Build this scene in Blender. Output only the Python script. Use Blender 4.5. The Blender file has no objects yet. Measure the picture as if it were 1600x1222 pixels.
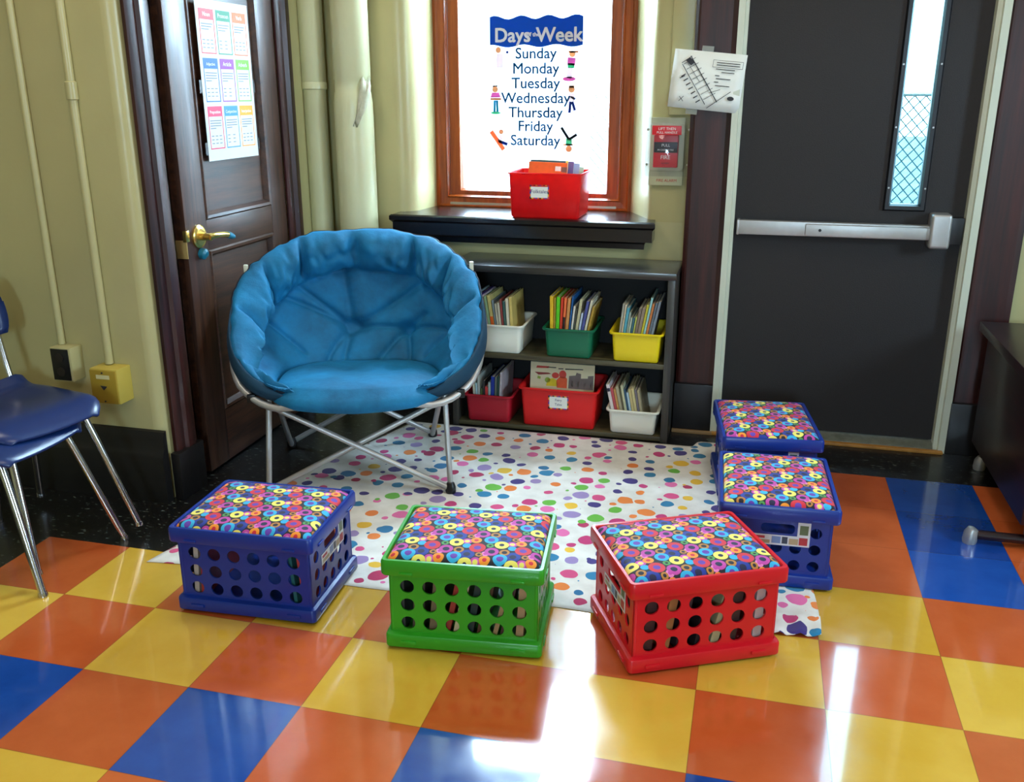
import bpy, bmesh, math, random
import numpy as np
from mathutils import Vector, Matrix, noise

PI = math.pi
SC = bpy.context.scene
COL = SC.collection
random.seed(7)

# ------------------------------------------------------------------ camera
cam_d = bpy.data.cameras.new('camera')
cam = bpy.data.objects.new('camera', cam_d)
COL.objects.link(cam)
FPX = 1452.4
cam_d.sensor_fit = 'HORIZONTAL'
cam_d.sensor_width = 36.0
cam_d.lens = 36.0 * FPX / 1600.0
cam_d.clip_start = 0.05
R_ = [[0.967900, 0.251335, -0.000712],
      [0.076717, -0.298136, -0.951435],
      [-0.239341, 0.920840, -0.307848]]
cm = Matrix(((R_[0][0], -R_[1][0], -R_[2][0], 1.8823),
             (R_[0][1], -R_[1][1], -R_[2][1], -2.3130),
             (R_[0][2], -R_[1][2], -R_[2][2], 1.4091),
             (0, 0, 0, 1)))
cam.matrix_world = cm
SC.camera = cam

# ------------------------------------------------------------------ world, lights, exposure
SC.view_settings.view_transform = 'Standard'
SC.view_settings.look = 'None'
SC.view_settings.gamma = 1.0
SC.view_settings.exposure = 0.2
world = bpy.data.worlds.new('sky')
SC.world = world
world.use_nodes = True
wn = world.node_tree
bgn = wn.nodes.get('Background') or wn.nodes.new('ShaderNodeBackground')
bgn.inputs['Color'].default_value = (0.64, 0.85, 1.0, 1)
bgn.inputs['Strength'].default_value = 64.0


def area(name, loc, rot, sx, sy, power, col=(1, 1, 1), portal=False):
    d = bpy.data.lights.new(name, 'AREA')
    d.shape = 'RECTANGLE'
    d.size, d.size_y, d.energy, d.color = sx, sy, power, col
    if portal:
        d.cycles.is_portal = True
    o = bpy.data.objects.new(name, d)
    COL.objects.link(o)
    o.location = loc
    o.rotation_euler = rot
    return o


BWX = 2.4
LAMPS = [(0.1, 0.1), (2.2, 0.1), (1.2, -2.6)]
for lx, ly in LAMPS:
    area('ceiling_lamp_light', (lx, ly, 2.86), (0, 0, 0), 0.5, 1.1, 16, (1.0, 0.92, 0.80))
area('window_portal', (0.89, 2.05, 1.65), (-PI / 2, 0, 0), 0.9, 1.6, 1, portal=True)
area('door_portal', (2.44, 1.66, 1.5), (-PI / 2, 0, 0), 0.1, 1.1, 1, portal=True)
area('fill_window_portal', (BWX, -5.58, 1.65), (PI / 2, 0, 0), 0.76, 0.9, 1, portal=True)  # portal for the fill opening added in the wall behind the camera
area('side_window_portal', (4.58, -0.225, 1.7), (0, PI / 2, 0), 0.8, 0.65, 1, portal=True)


# ------------------------------------------------------------------ material helpers
def srgb(h):
    if isinstance(h, str):
        h = h.lstrip('#')
        c = [int(h[i:i + 2], 16) / 255 for i in (0, 2, 4)]
    else:
        c = h
    return tuple((x / 12.92 if x <= 0.04045 else ((x + 0.055) / 1.055) ** 2.4) for x in c) + (1,)


class NT:
    """small node-tree builder"""
    def __init__(s, tree):
        s.t = tree

    def n(s, typ, **kw):
        nd = s.t.nodes.new(typ)
        for k, v in kw.items():
            setattr(nd, k, v)
        return nd

    def put(s, sock, v):
        if hasattr(v, 'is_output'):
            s.t.links.new(v, sock)
        else:
            sock.default_value = v

    def math(s, op, a, b=0.0, c=None):
        nd = s.n('ShaderNodeMath', operation=op)
        s.put(nd.inputs[0], a)
        s.put(nd.inputs[1], b)
        if c is not None:
            s.put(nd.inputs[2], c)
        return nd.outputs[0]

    def mix(s, f, a, b):
        nd = s.n('ShaderNodeMix', data_type='RGBA')
        s.put(nd.inputs[0], f)
        s.put(nd.inputs[6], a)
        s.put(nd.inputs[7], b)
        return nd.outputs[2]

    def ramp(s, f, stops, const=False):
        nd = s.n('ShaderNodeValToRGB')
        r = nd.color_ramp
        r.interpolation = 'CONSTANT' if const else 'LINEAR'
        while len(r.elements) < len(stops):
            r.elements.new(0.5)
        for e, (p, c) in zip(r.elements, stops):
            e.position = p
            e.color = c
        s.put(nd.inputs[0], f)
        return nd.outputs[0]

    def obj(s):
        return s.n('ShaderNodeTexCoord').outputs['Object']

    def mapping(s, v, scale=(1, 1, 1), rot=(0, 0, 0), loc=(0, 0, 0)):
        nd = s.n('ShaderNodeMapping')
        s.put(nd.inputs[0], v)
        nd.inputs[1].default_value = loc
        nd.inputs[2].default_value = rot
        nd.inputs[3].default_value = scale
        return nd.outputs[0]

    def noise(s, v, scale=5, detail=3, rough=0.5):
        nd = s.n('ShaderNodeTexNoise')
        s.put(nd.inputs['Vector'], v)
        nd.inputs['Scale'].default_value = scale
        nd.inputs['Detail'].default_value = detail
        nd.inputs['Roughness'].default_value = rough
        return nd.outputs[0]

    def bump(s, h, strength=0.2, dist=0.01):
        nd = s.n('ShaderNodeBump')
        s.put(nd.inputs['Height'], h)
        nd.inputs['Strength'].default_value = strength
        nd.inputs['Distance'].default_value = dist
        return nd.outputs[0]


def mat(name, col=None, rough=0.5, metal=0.0, var=0.0, vscale=8, bump=0.0, bscale=60, coat=0.0,
        sheen=0.0, spec=0.5, alpha=None, stretch=None, col2=None):
    m = bpy.data.materials.new(name)
    m.use_nodes = True
    t = NT(m.node_tree)
    b = m.node_tree.nodes['Principled BSDF']
    c = srgb(col)
    b.inputs['Base Color'].default_value = c
    b.inputs['Roughness'].default_value = rough
    b.inputs['Metallic'].default_value = metal
    b.inputs['Coat Weight'].default_value = coat
    b.inputs['Coat Roughness'].default_value = 0.08
    b.inputs['Sheen Weight'].default_value = sheen
    b.inputs['Specular IOR Level'].default_value = spec
    v = t.obj()
    if stretch:
        v = t.mapping(v, scale=stretch)
    if var > 0 or col2:
        f = t.noise(v, vscale, 4)
        c2 = srgb(col2) if col2 else tuple(x * (1 - var) for x in c[:3]) + (1,)
        lo = tuple(min(1, x * (1 + var)) for x in c[:3]) + (1,) if not col2 else c
        t.put(b.inputs['Base Color'], t.ramp(f, [(0.3, c2), (0.7, lo)]))
    if bump > 0:
        t.put(b.inputs['Normal'], t.bump(t.noise(v, bscale, 3), bump, 0.004))
    m.diffuse_color = c
    return m


def wood(name, dark, light, axis='z', rough=0.35, coat=0.3):
    sc = {'z': (14, 14, 0.9), 'x': (0.9, 14, 14), 'y': (14, 0.9, 14)}[axis]
    m = bpy.data.materials.new(name)
    m.use_nodes = True
    t = NT(m.node_tree)
    b = m.node_tree.nodes['Principled BSDF']
    v = t.mapping(t.obj(), scale=sc)
    f = t.noise(v, 3.0, 6, 0.65)
    t.put(b.inputs['Base Color'], t.ramp(f, [(0.32, srgb(dark)), (0.68, srgb(light))]))
    b.inputs['Roughness'].default_value = rough
    b.inputs['Coat Weight'].default_value = coat
    b.inputs['Coat Roughness'].default_value = 0.15
    t.put(b.inputs['Normal'], t.bump(f, 0.12, 0.003))
    return m


def glass_mat(name, tint='ffffff', gloss=1.0, keep=0.0, rough=0.02, dif='ffffff'):
    m = bpy.data.materials.new(name)
    m.use_nodes = True
    nt = m.node_tree
    nt.nodes.clear()
    t = NT(nt)
    out = t.n('ShaderNodeOutputMaterial')
    tr = t.n('ShaderNodeBsdfTransparent')
    tr.inputs[0].default_value = srgb(tint)
    gl = t.n('ShaderNodeBsdfGlossy')
    gl.inputs['Roughness'].default_value = rough
    lw = t.n('ShaderNodeLayerWeight')
    lw.inputs[0].default_value = 0.5
    fr = t.math('ADD', 0.04, t.math('MULTIPLY', t.math('POWER', lw.outputs['Facing'], 5.0), 0.9))
    mx = t.n('ShaderNodeMixShader')
    t.put(mx.inputs[0], t.math('MULTIPLY', fr, gloss))
    nt.links.new(tr.outputs[0], mx.inputs[1])
    nt.links.new(gl.outputs[0], mx.inputs[2])
    last = mx
    if keep > 0:
        df = t.n('ShaderNodeBsdfDiffuse')
        df.inputs[0].default_value = srgb(dif)
        m2 = t.n('ShaderNodeMixShader')
        m2.inputs[0].default_value = keep
        nt.links.new(mx.outputs[0], m2.inputs[1])
        nt.links.new(df.outputs[0], m2.inputs[2])
        last = m2
    nt.links.new(last.outputs[0], out.inputs[0])
    return m


def paper_mat(name, col, trans=0.5):
    m = bpy.data.materials.new(name)
    m.use_nodes = True
    nt = m.node_tree
    nt.nodes.clear()
    t = NT(nt)
    out = t.n('ShaderNodeOutputMaterial')
    df = t.n('ShaderNodeBsdfDiffuse')
    tl = t.n('ShaderNodeBsdfTranslucent')
    v = t.noise(t.obj(), 30, 3)
    c = srgb(col)
    cc = t.ramp(v, [(0.3, tuple(x * 0.96 for x in c[:3]) + (1,)), (0.7, c)])
    t.put(df.inputs[0], cc)
    t.put(tl.inputs[0], cc)
    mx = t.n('ShaderNodeMixShader')
    mx.inputs[0].default_value = trans
    nt.links.new(df.outputs[0], mx.inputs[1])
    nt.links.new(tl.outputs[0], mx.inputs[2])
    nt.links.new(mx.outputs[0], out.inputs[0])
    return m


# ------------------------------------------------------------------ object helpers
def smooth(me, angle=35):
    me.polygons.foreach_set('use_smooth', [True] * len(me.polygons))
    try:
        me.set_sharp_from_angle(angle=math.radians(angle))
    except Exception:
        pass


def obj(name, g, m, parent=None, loc=None, rot=None, sm=True, angle=35):
    """link a bmesh / mesh as ONE mesh object"""
    if isinstance(g, bmesh.types.BMesh):
        me = bpy.data.meshes.new(name)
        bmesh.ops.recalc_face_normals(g, faces=g.faces)
        g.to_mesh(me)
        g.free()
    else:
        me = g
        me.name = name
    if m is not None:
        ms = m if isinstance(m, (list, tuple)) else [m]
        if len(me.materials):
            me.materials.clear()
        for k in ms:
            me.materials.append(k)
    if sm:
        smooth(me, angle)
    o = bpy.data.objects.new(name, me)
    COL.objects.link(o)
    if parent is not None:
        o.parent = parent
    if loc is not None:
        o.location = loc
    if rot is not None:
        o.rotation_euler = rot
    return o


def tag(o, label, cat, group=None, kind=None):
    o['label'] = label
    o['category'] = cat
    if group:
        o['group'] = group
    if kind:
        o['kind'] = kind
    return o


def thing(name, label, cat, loc=(0, 0, 0), rz=0.0, group=None):
    o = bpy.data.objects.new(name, None)
    COL.objects.link(o)
    o.empty_display_size = 0.05
    o.location = loc
    o.rotation_euler = (0, 0, rz)
    return tag(o, label, cat, group)


def struct(name, g=None, m=None, loc=(0, 0, 0), **kw):
    if g is None:
        o = bpy.data.objects.new(name, None)
        COL.objects.link(o)
        o.location = loc
    else:
        o = obj(name, g, m, **kw)
    o['kind'] = 'structure'
    return o


def lab(o, label):
    o['label'] = label
    return o


def dup(root, label=None, group=None):
    r = root.copy()
    COL.objects.link(r)
    if label:
        r['label'] = label
    if group:
        r['group'] = group
    for ch in list(root.children):
        c = ch.copy()
        COL.objects.link(c)
        c.parent = r
        for g2 in ch.children:
            d = g2.copy()
            COL.objects.link(d)
            d.parent = c
    return r


# ------------------------------------------------------------------ geometry helpers
def B():
    return bmesh.new()


def box(bm, x0, x1, y0, y1, z0, z1, bev=0.0, mi=0, seg=2):
    t = bmesh.new()
    vs = [t.verts.new((x, y, z)) for x in (x0, x1) for y in (y0, y1) for z in (z0, z1)]
    for f in ((0, 1, 3, 2), (4, 6, 7, 5), (0, 4, 5, 1), (2, 3, 7, 6), (0, 2, 6, 4), (1, 5, 7, 3)):
        t.faces.new([vs[i] for i in f])
    bmesh.ops.recalc_face_normals(t, faces=t.faces)
    if bev > 0:
        bmesh.ops.bevel(t, geom=list(t.edges), offset=bev, segments=seg, affect='EDGES', profile=0.6)
    join(bm, t, mi)
    return bm


def join(bm, t, mi=0, mtx=None):
    mp = {}
    for v in t.verts:
        co = v.co if mtx is None else mtx @ v.co
        mp[v] = bm.verts.new(co)
    for f in t.faces:
        try:
            nf = bm.faces.new([mp[v] for v in f.verts])
            nf.material_index = mi
            nf.smooth = f.smooth
        except ValueError:
            pass
    t.free()


def rot_geo(bm, mtx):
    bmesh.ops.transform(bm, matrix=mtx, verts=bm.verts)
    return bm


def bx(x0, x1, y0, y1, z0, z1, bev=0.0, seg=2):
    return box(B(), x0, x1, y0, y1, z0, z1, bev, 0, seg)


def rr(hx, hy, r, z, n=5, cx=0, cy=0):
    """rounded rectangle loop"""
    r = max(1e-4, min(r, hx - 1e-4, hy - 1e-4))
    out = []
    for sx, sy, a0 in ((1, 1, 0), (-1, 1, PI / 2), (-1, -1, PI), (1, -1, 3 * PI / 2)):
        for i in range(n + 1):
            a = a0 + PI / 2 * i / n
            out.append((cx + sx * (hx - r) + r * math.cos(a), cy + sy * (hy - r) + r * math.sin(a), z))
    return out


def loft(bm, loops, cap0=False, cap1=False, closed=False, mi=0, ring=True):
    L = [[bm.verts.new(p) for p in lp] for lp in loops]
    n = len(L[0])
    rng = range(len(L) if closed else len(L) - 1)
    for i in rng:
        a, b = L[i], L[(i + 1) % len(L)]
        for j in range(n if ring else n - 1):
            k = (j + 1) % n
            f = bm.faces.new((a[j], a[k], b[k], b[j]))
            f.material_index = mi
    if cap0:
        bm.faces.new(L[0][::-1]).material_index = mi
    if cap1:
        bm.faces.new(L[-1]).material_index = mi
    return bm


def tube(bm, pts, r, n=10, closed=False, cap=True, mi=0):
    P = [Vector(p) for p in pts]
    N = len(P)
    rs = r if isinstance(r, (list, tuple)) else [r] * N
    loops = []
    up = None
    for i in range(N):
        if closed:
            t = (P[(i + 1) % N] - P[i - 1]).normalized()
        else:
            t = (P[min(N - 1, i + 1)] - P[max(0, i - 1)]).normalized()
        if up is None:
            up = t.orthogonal().normalized()
        up = (up - t * up.dot(t)).normalized()
        s = t.cross(up)
        loops.append([P[i] + (up * math.cos(2 * PI * j / n) + s * math.sin(2 * PI * j / n)) * rs[i] for j in range(n)])
    loft(bm, loops, cap0=cap and not closed, cap1=cap and not closed, closed=closed, mi=mi)
    return bm


def spline(pts, per=6):
    P = [Vector(p) for p in pts]
    out = []
    for i in range(len(P) - 1):
        a, b, c, d = P[max(0, i - 1)], P[i], P[i + 1], P[min(len(P) - 1, i + 2)]
        for k in range(per):
            t = k / per
            out.append(0.5 * ((2 * b) + (c - a) * t + (2 * a - 5 * b + 4 * c - d) * t * t + (3 * b - a - 3 * c + d) * t ** 3))
    out.append(P[-1])
    return out


def cyl(bm, p0, p1, r, n=20, r1=None, mi=0):
    return tube(bm, [p0, p1], [r, r if r1 is None else r1], n, mi=mi)


def profile_x(bm, prof, x0, x1, mi=0):
    """extrude a closed (y,z) profile along x"""
    loft(bm, [[(x0, y, z) for y, z in prof], [(x1, y, z) for y, z in prof]], True, True, mi=mi)
    return bm


def profile_y(bm, prof, y0, y1, mi=0):
    loft(bm, [[(x, y0, z) for x, z in prof], [(x, y1, z) for x, z in prof]], True, True, mi=mi)
    return bm


def profile_z(bm, prof, z0, z1, mi=0):
    loft(bm, [[(x, y, z0) for x, y in prof], [(x, y, z1) for x, y in prof]], True, True, mi=mi)
    return bm


def poly(bm, pts, mi=0, thick=0.0):
    """flat polygon in the x-z plane facing -y, with thickness towards +y"""
    vs = [bm.verts.new((x, 0, z)) for x, z in pts]
    f = bm.faces.new(vs)
    f.material_index = mi
    if thick:
        vb = [bm.verts.new((x, thick, z)) for x, z in pts]
        bm.faces.new(vb[::-1]).material_index = mi
        n = len(pts)
        for i in range(n):
            bm.faces.new((vs[i], vb[i], vb[(i + 1) % n], vs[(i + 1) % n])).material_index = mi
    return bm


def disc_pts(cx, cz, rx, rz=None, n=18):
    rz = rx if rz is None else rz
    return [(cx + rx * math.cos(2 * PI * i / n), cz + rz * math.sin(2 * PI * i / n)) for i in range(n)]


def rrect_pts(x0, x1, z0, z1, r):
    p = rr((x1 - x0) / 2, (z1 - z0) / 2, r, 0, 4, (x0 + x1) / 2, (z0 + z1) / 2)
    return [(a, b) for a, b, c in p]


def holed(outer, holes, thick):
    """flat panel with holes, in the xy plane, thickness centred on z = 0; returns a mesh"""
    cu = bpy.data.curves.new('panel', 'CURVE')
    cu.dimensions = '2D'
    cu.fill_mode = 'BOTH'
    cu.extrude = thick / 2
    for lp in [outer] + holes:
        s = cu.splines.new('POLY')
        s.points.add(len(lp) - 1)
        for p, (x, y) in zip(s.points, lp):
            p.co = (x, y, 0, 1)
        s.use_cyclic_u = True
    o = bpy.data.objects.new('panel', cu)
    COL.objects.link(o)
    dg = bpy.context.evaluated_depsgraph_get()
    me = bpy.data.meshes.new_from_object(o.evaluated_get(dg))
    bpy.data.objects.remove(o)
    bpy.data.curves.remove(cu)
    return me


def add_mesh(bm, me, mtx, mi=0):
    t = bmesh.new()
    t.from_mesh(me)
    join(bm, t, mi, mtx)


def text_mesh(s, size, ext=0.0003, align='CENTER', squeeze=1.0, fat=0.0):
    cu = bpy.data.curves.new('lettering', 'FONT')
    cu.body = s
    cu.size = size
    cu.align_x = align
    cu.extrude = ext
    cu.resolution_u = 3
    o = bpy.data.objects.new('lettering', cu)
    COL.objects.link(o)
    dg = bpy.context.evaluated_depsgraph_get()
    me = bpy.data.meshes.new_from_object(o.evaluated_get(dg))
    bpy.data.objects.remove(o)
    bpy.data.curves.remove(cu)
    if squeeze != 1.0:
        me.transform(Matrix.Diagonal((squeeze, 1, 1, 1)))
    if fat > 0:
        bm = bmesh.new()
        for k in range(6):
            a = 2 * PI * k / 6
            add_mesh(bm, me, Matrix.Translation((fat * math.cos(a), fat * math.sin(a), 0.00002 * k)))
        bm.to_mesh(me)
        bm.free()
    return me


FACE_Y = Matrix.Rotation(PI / 2, 4, 'X')            # text plane -> faces -y
FACE_X = Matrix.Rotation(PI / 2, 4, 'Z') @ FACE_Y   # text plane -> faces +x


def text(name, s, size, m, parent, loc, face=FACE_Y, **kw):
    me = text_mesh(s, size, **kw)
    me.transform(face)
    return obj(name, me, m, parent, loc, sm=False)


# ------------------------------------------------------------------ shared materials
M = {}
M['wall'] = mat('cream_paint', 'bbb380', 0.32, var=0.05, vscale=3, bump=0.25, bscale=25, spec=0.4)
M['pipe'] = mat('cream_pipe_paint', 'd2d2a6', 0.34, var=0.05, vscale=5, bump=0.25, bscale=30)
M['ceiling'] = mat('ceiling_paint', 'e6e6dc', 0.8, var=0.03)
M['mahog'] = wood('mahogany', '190706', '3f150f', 'z', 0.42, 0.08)
M['mahog_x'] = wood('mahogany_rail', '1a0906', '3d1c12', 'x', 0.35, 0.25)
M['mahog_y'] = wood('mahogany_door_rail', '24120c', '55331f', 'y', 0.45, 0.10)
M['mahog_d'] = wood('mahogany_door', '24130d', '553422', 'z', 0.45, 0.10)
M['black_wood'] = wood('black_stained_wood', '050405', '110d0d', 'z', 0.45, 0.08)
M['black_wood_x'] = wood('black_stained_sill', '0a090c', '171417', 'x', 0.25, 0.4)
M['black_base'] = wood('black_stained_baseboard', '070606', '120e0d', 'x', 0.5, 0.05)
M['honey'] = wood('honey_oak', '7a3509', 'a95214', 'z', 0.4, 0.3)
M['honey_x'] = wood('honey_oak_rail', '7a3509', 'a95214', 'x', 0.4, 0.3)
M['shelf'] = wood('weathered_dark_shelf', '1d1c1a', '3c3a33', 'x', 0.3, 0.5)
M['shelf_z'] = wood('weathered_dark_upright', '22211f', '45423a', 'z', 0.45, 0.2)
M['shelf_in'] = wood('weathered_shelf_board', '34301f', '5d5638', 'x', 0.5, 0.1)
M['black_in'] = mat('black_backing', '08090b', 0.7, var=0.3)
M['chrome'] = mat('chrome', 'c8c8cc', 0.16, metal=1.0, var=0.06, vscale=20)
M['tube'] = mat('grey_tube', 'b9b8b6', 0.38, metal=0.55, var=0.08, vscale=15)
M['satin'] = mat('satin_aluminium', 'b4b4b2', 0.42, metal=0.75, var=0.05, vscale=30)
M['brass'] = mat('worn_brass', 'd8b964', 0.25, metal=0.9, var=0.15, vscale=30)
M['teal_tip'] = mat('teal_paint', '1a6f86', 0.35, var=0.15)
M['black_pl'] = mat('black_plastic', '0c0c0e', 0.4, var=0.2)
M['white_pl'] = mat('white_plastic', 'd6d6bd', 0.42, var=0.03)
M['paper'] = mat('white_paper', 'e6e8df', 0.7, var=0.02)
M['ink'] = mat('dark_ink', '2a2b30', 0.7, var=0.1)
M['ink_grey'] = mat('grey_ink', '6c7482', 0.7, var=0.1)
M['ochre'] = mat('ochre_plastic', 'b59a33', 0.45, var=0.05)
M['ochre_d'] = mat('ochre_plate', 'a88c2c', 0.45, var=0.05)
M['frame_w'] = mat('door_frame_paint', 'c3c8b4', 0.4, var=0.05, vscale=6)
M['glass'] = glass_mat('clear_glass', 'f6fbff')
M['glass_wired'] = glass_mat('tinted_door_glass', '9aabaf')
M['clear'] = glass_mat('clear_plastic', 'f4f5f8', 1.0, 0.035, 0.06, 'd8dcf0')
M['tape'] = glass_mat('cloudy_tape', 'd8d8d0', 0.6, 0.35, 0.2, 'b9b9a8')


def door_mat():
    m = mat('dark_bronze_paint', '1a1514', 0.65, var=0.1, vscale=120, bump=0.25, bscale=220)
    return m


M['bronze'] = door_mat()


# floor tiles: 12 inch checker of orange / yellow with orange / blue bands and a black border
def floor_mat():
    T = 0.3048
    m = bpy.data.materials.new('vinyl_tile_checker')
    m.use_nodes = True
    t = NT(m.node_tree)
    b = m.node_tree.nodes['Principled BSDF']
    v = t.obj()
    sp = t.n('ShaderNodeSeparateXYZ')
    t.put(sp.inputs[0], v)
    x, y = sp.outputs[0], sp.outputs[1]
    u = t.math('DIVIDE', x, T)
    w = t.math('DIVIDE', t.math('MULTIPLY', y, -1.0), T)
    iu, iw = t.math('FLOOR', u), t.math('FLOOR', w)
    odd_u = t.math('ABSOLUTE', t.math('MODULO', iu, 2.0))
    odd_s = t.math('ABSOLUTE', t.math('MODULO', t.math('ADD', iu, iw), 2.0))
    nz = t.noise(v, 9, 5, 0.6)
    fine = t.noise(v, 160, 2, 0.6)
    cell = t.n('ShaderNodeCombineXYZ')
    t.put(cell.inputs[0], iu)
    t.put(cell.inputs[1], iw)
    wn_ = t.n('ShaderNodeTexWhiteNoise')
    t.put(wn_.inputs[0], cell.outputs[0])
    var = t.math('ADD', t.math('MULTIPLY', nz, 0.6), t.math('MULTIPLY', wn_.outputs[0], 0.4))
    orange = t.ramp(var, [(0.2, srgb('b44c1e')), (0.8, srgb('d06634'))])
    yellow = t.ramp(var, [(0.2, srgb('cf9f2c')), (0.8, srgb('e2b848'))])
    blue = t.ramp(var, [(0.2, srgb('123a86')), (0.8, srgb('2356ac'))])
    fleck = t.math('GREATER_THAN', t.noise(t.mapping(v, scale=(1, 2.4, 1)), 38, 2), 0.66)
    black = t.mix(fleck, srgb('0a0b0c'), srgb('5f6862'))
    chk = t.mix(odd_s, yellow, orange)
    band = t.mix(odd_u, blue, orange)
    # rows 2, 6, ... toward the viewer and rows -2 .. -4 are orange / blue bands
    isb = t.math('COMPARE', t.math('ABSOLUTE', t.math('MODULO', t.math('SUBTRACT', iw, 2.0), 4.0)), 0.0, 0.1)
    far = t.math('LESS_THAN', iw, -1.5)
    isb = t.math('MAXIMUM', isb, far)
    col = t.mix(isb, chk, band)
    inner_l = t.math('GREATER_THAN', x, -T)
    step = t.math('MAXIMUM', t.math('LESS_THAN', y, 0.0), t.math('GREATER_THAN', x, 2 * T))
    inside = t.math('MULTIPLY', t.math('MULTIPLY', inner_l, step), t.math('LESS_THAN', y, 4 * T))
    col = t.mix(inside, black, col)
    # thin dark seams
    fu, fw = t.math('FRACT', u), t.math('FRACT', w)
    du = t.math('MINIMUM', fu, t.math('SUBTRACT', 1.0, fu))
    dw = t.math('MINIMUM', fw, t.math('SUBTRACT', 1.0, fw))
    seam = t.math('LESS_THAN', t.math('MINIMUM', du, dw), 0.0035)
    col = t.mix(t.math('MULTIPLY', seam, 0.45), col, srgb('2c1c14'))
    scuff = t.math('GREATER_THAN', t.noise(t.mapping(v, scale=(1.2, 7, 1), rot=(0, 0, 0.5)), 14, 4, 0.7), 0.77)
    col = t.mix(t.math('MULTIPLY', scuff, 0.2), col, srgb('e8d8c8'))
    t.put(b.inputs['Base Color'], col)
    t.put(b.inputs['Roughness'], t.math('ADD', t.math('MULTIPLY', nz, 0.2), t.math('SUBTRACT', 0.30, t.math('MULTIPLY', inside, 0.25))))
    t.put(b.inputs['Coat Weight'], t.math('ADD', 0.25, t.math('MULTIPLY', inside, 0.75)))
    b.inputs['Coat Roughness'].default_value = 0.05
    h = t.math('ADD', t.math('MULTIPLY', t.noise(v, 6, 2), 1.0), t.math('MULTIPLY', fine, 0.03))
    t.put(b.inputs['Normal'], t.bump(h, 0.10, 0.012))
    return m


# ring-print fabric on the stools: a repeating unit of overlapping rings
def ring_fabric():
    m = bpy.data.materials.new('ring_print_fabric')
    m.use_nodes = True
    t = NT(m.node_tree)
    b = m.node_tree.nodes['Principled BSDF']
    A_, H_, SK = 0.120, 0.088, -0.036
    sp = t.n('ShaderNodeSeparateXYZ')
    t.put(sp.inputs[0], t.obj())
    inf = t.n('ShaderNodeObjectInfo')
    x = t.math('ADD', sp.outputs[0], t.math('MULTIPLY', inf.outputs['Random'], 0.1))
    y = t.math('ADD', sp.outputs[1], t.math('MULTIPLY', inf.outputs['Random'], 0.07))
    be = t.math('DIVIDE', y, H_)
    al = t.math('DIVIDE', t.math('SUBTRACT', x, t.math('MULTIPLY', be, SK)), A_)
    red, pur, yel, nav = srgb('cf2233'), srgb('6236a0'), srgb('ecdf62'), srgb('17143c')
    mag, cya, ora, bro = srgb('bd3c9a'), srgb('2aa8d4'), srgb('f0901f'), srgb('b97a2c')
    roy, grn, pin, dk = srgb('16308e'), srgb('4f9448'), srgb('dd78b4'), srgb('120f1e')
    # (position along the row, position across the rows, ring radius, ring colour, centre radius, centre colour)
    circ = [
        (0.70, 0.62, 0.0203, roy, 0.0090, nav), (0.31, 0.16, 0.0099, grn, 0.0040, dk),
        (0.83, 0.33, 0.0140, mag, 0.0090, pin), (0.83, 0.33, 0.0063, yel, 0.0000, dk),
        (0.05, 0.42, 0.0144, ora, 0.0059, red), (0.12, 0.70, 0.0108, pin, 0.0054, mag),
        (0.78, 0.08, 0.0113, cya, 0.0000, dk), (0.97, 0.64, 0.0095, bro, 0.0045, dk),
        (0.56, -0.17, 0.0135, bro, 0.0072, dk), (0.40, 0.50, 0.0189, cya, 0.0095, pur),
        (0.58, 0.24, 0.0189, yel, 0.0067, nav), (0.28, -0.17, 0.0185, mag, 0.0090, nav),
        (0.00, 0.00, 0.0216, red, 0.0095, pur),
    ]
    col = dk
    for ca, cb, r1, c1, r2, c2 in circ:
        da = t.math('SUBTRACT', al, ca)
        db = t.math('SUBTRACT', be, cb)
        rb = t.math('ROUND', db)
        db = t.math('SUBTRACT', db, rb)
        da = t.math('SUBTRACT', da, t.math('ROUND', da))
        dx = t.math('ADD', t.math('MULTIPLY', da, A_), t.math('MULTIPLY', db, SK))
        # wrap once more along the row after the skew
        dx = t.math('SUBTRACT', dx, t.math('MULTIPLY', t.math('ROUND', t.math('DIVIDE', dx, A_)), A_))
        dy = t.math('MULTIPLY', db, H_)
        d = t.math('SQRT', t.math('ADD', t.math('MULTIPLY', dx, dx), t.math('MULTIPLY', dy, dy)))
        col = t.mix(t.math('LESS_THAN', d, r1), col, c1)
        if r2 > 0:
            col = t.mix(t.math('LESS_THAN', d, r2), col, c2)
    t.put(b.inputs['Base Color'], col)
    b.inputs['Roughness'].default_value = 0.75
    b.inputs['Sheen Weight'].default_value = 0.1
    t.put(b.inputs['Normal'], t.bump(t.noise(t.obj(), 500, 2), 0.15, 0.001))
    return m


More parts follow.
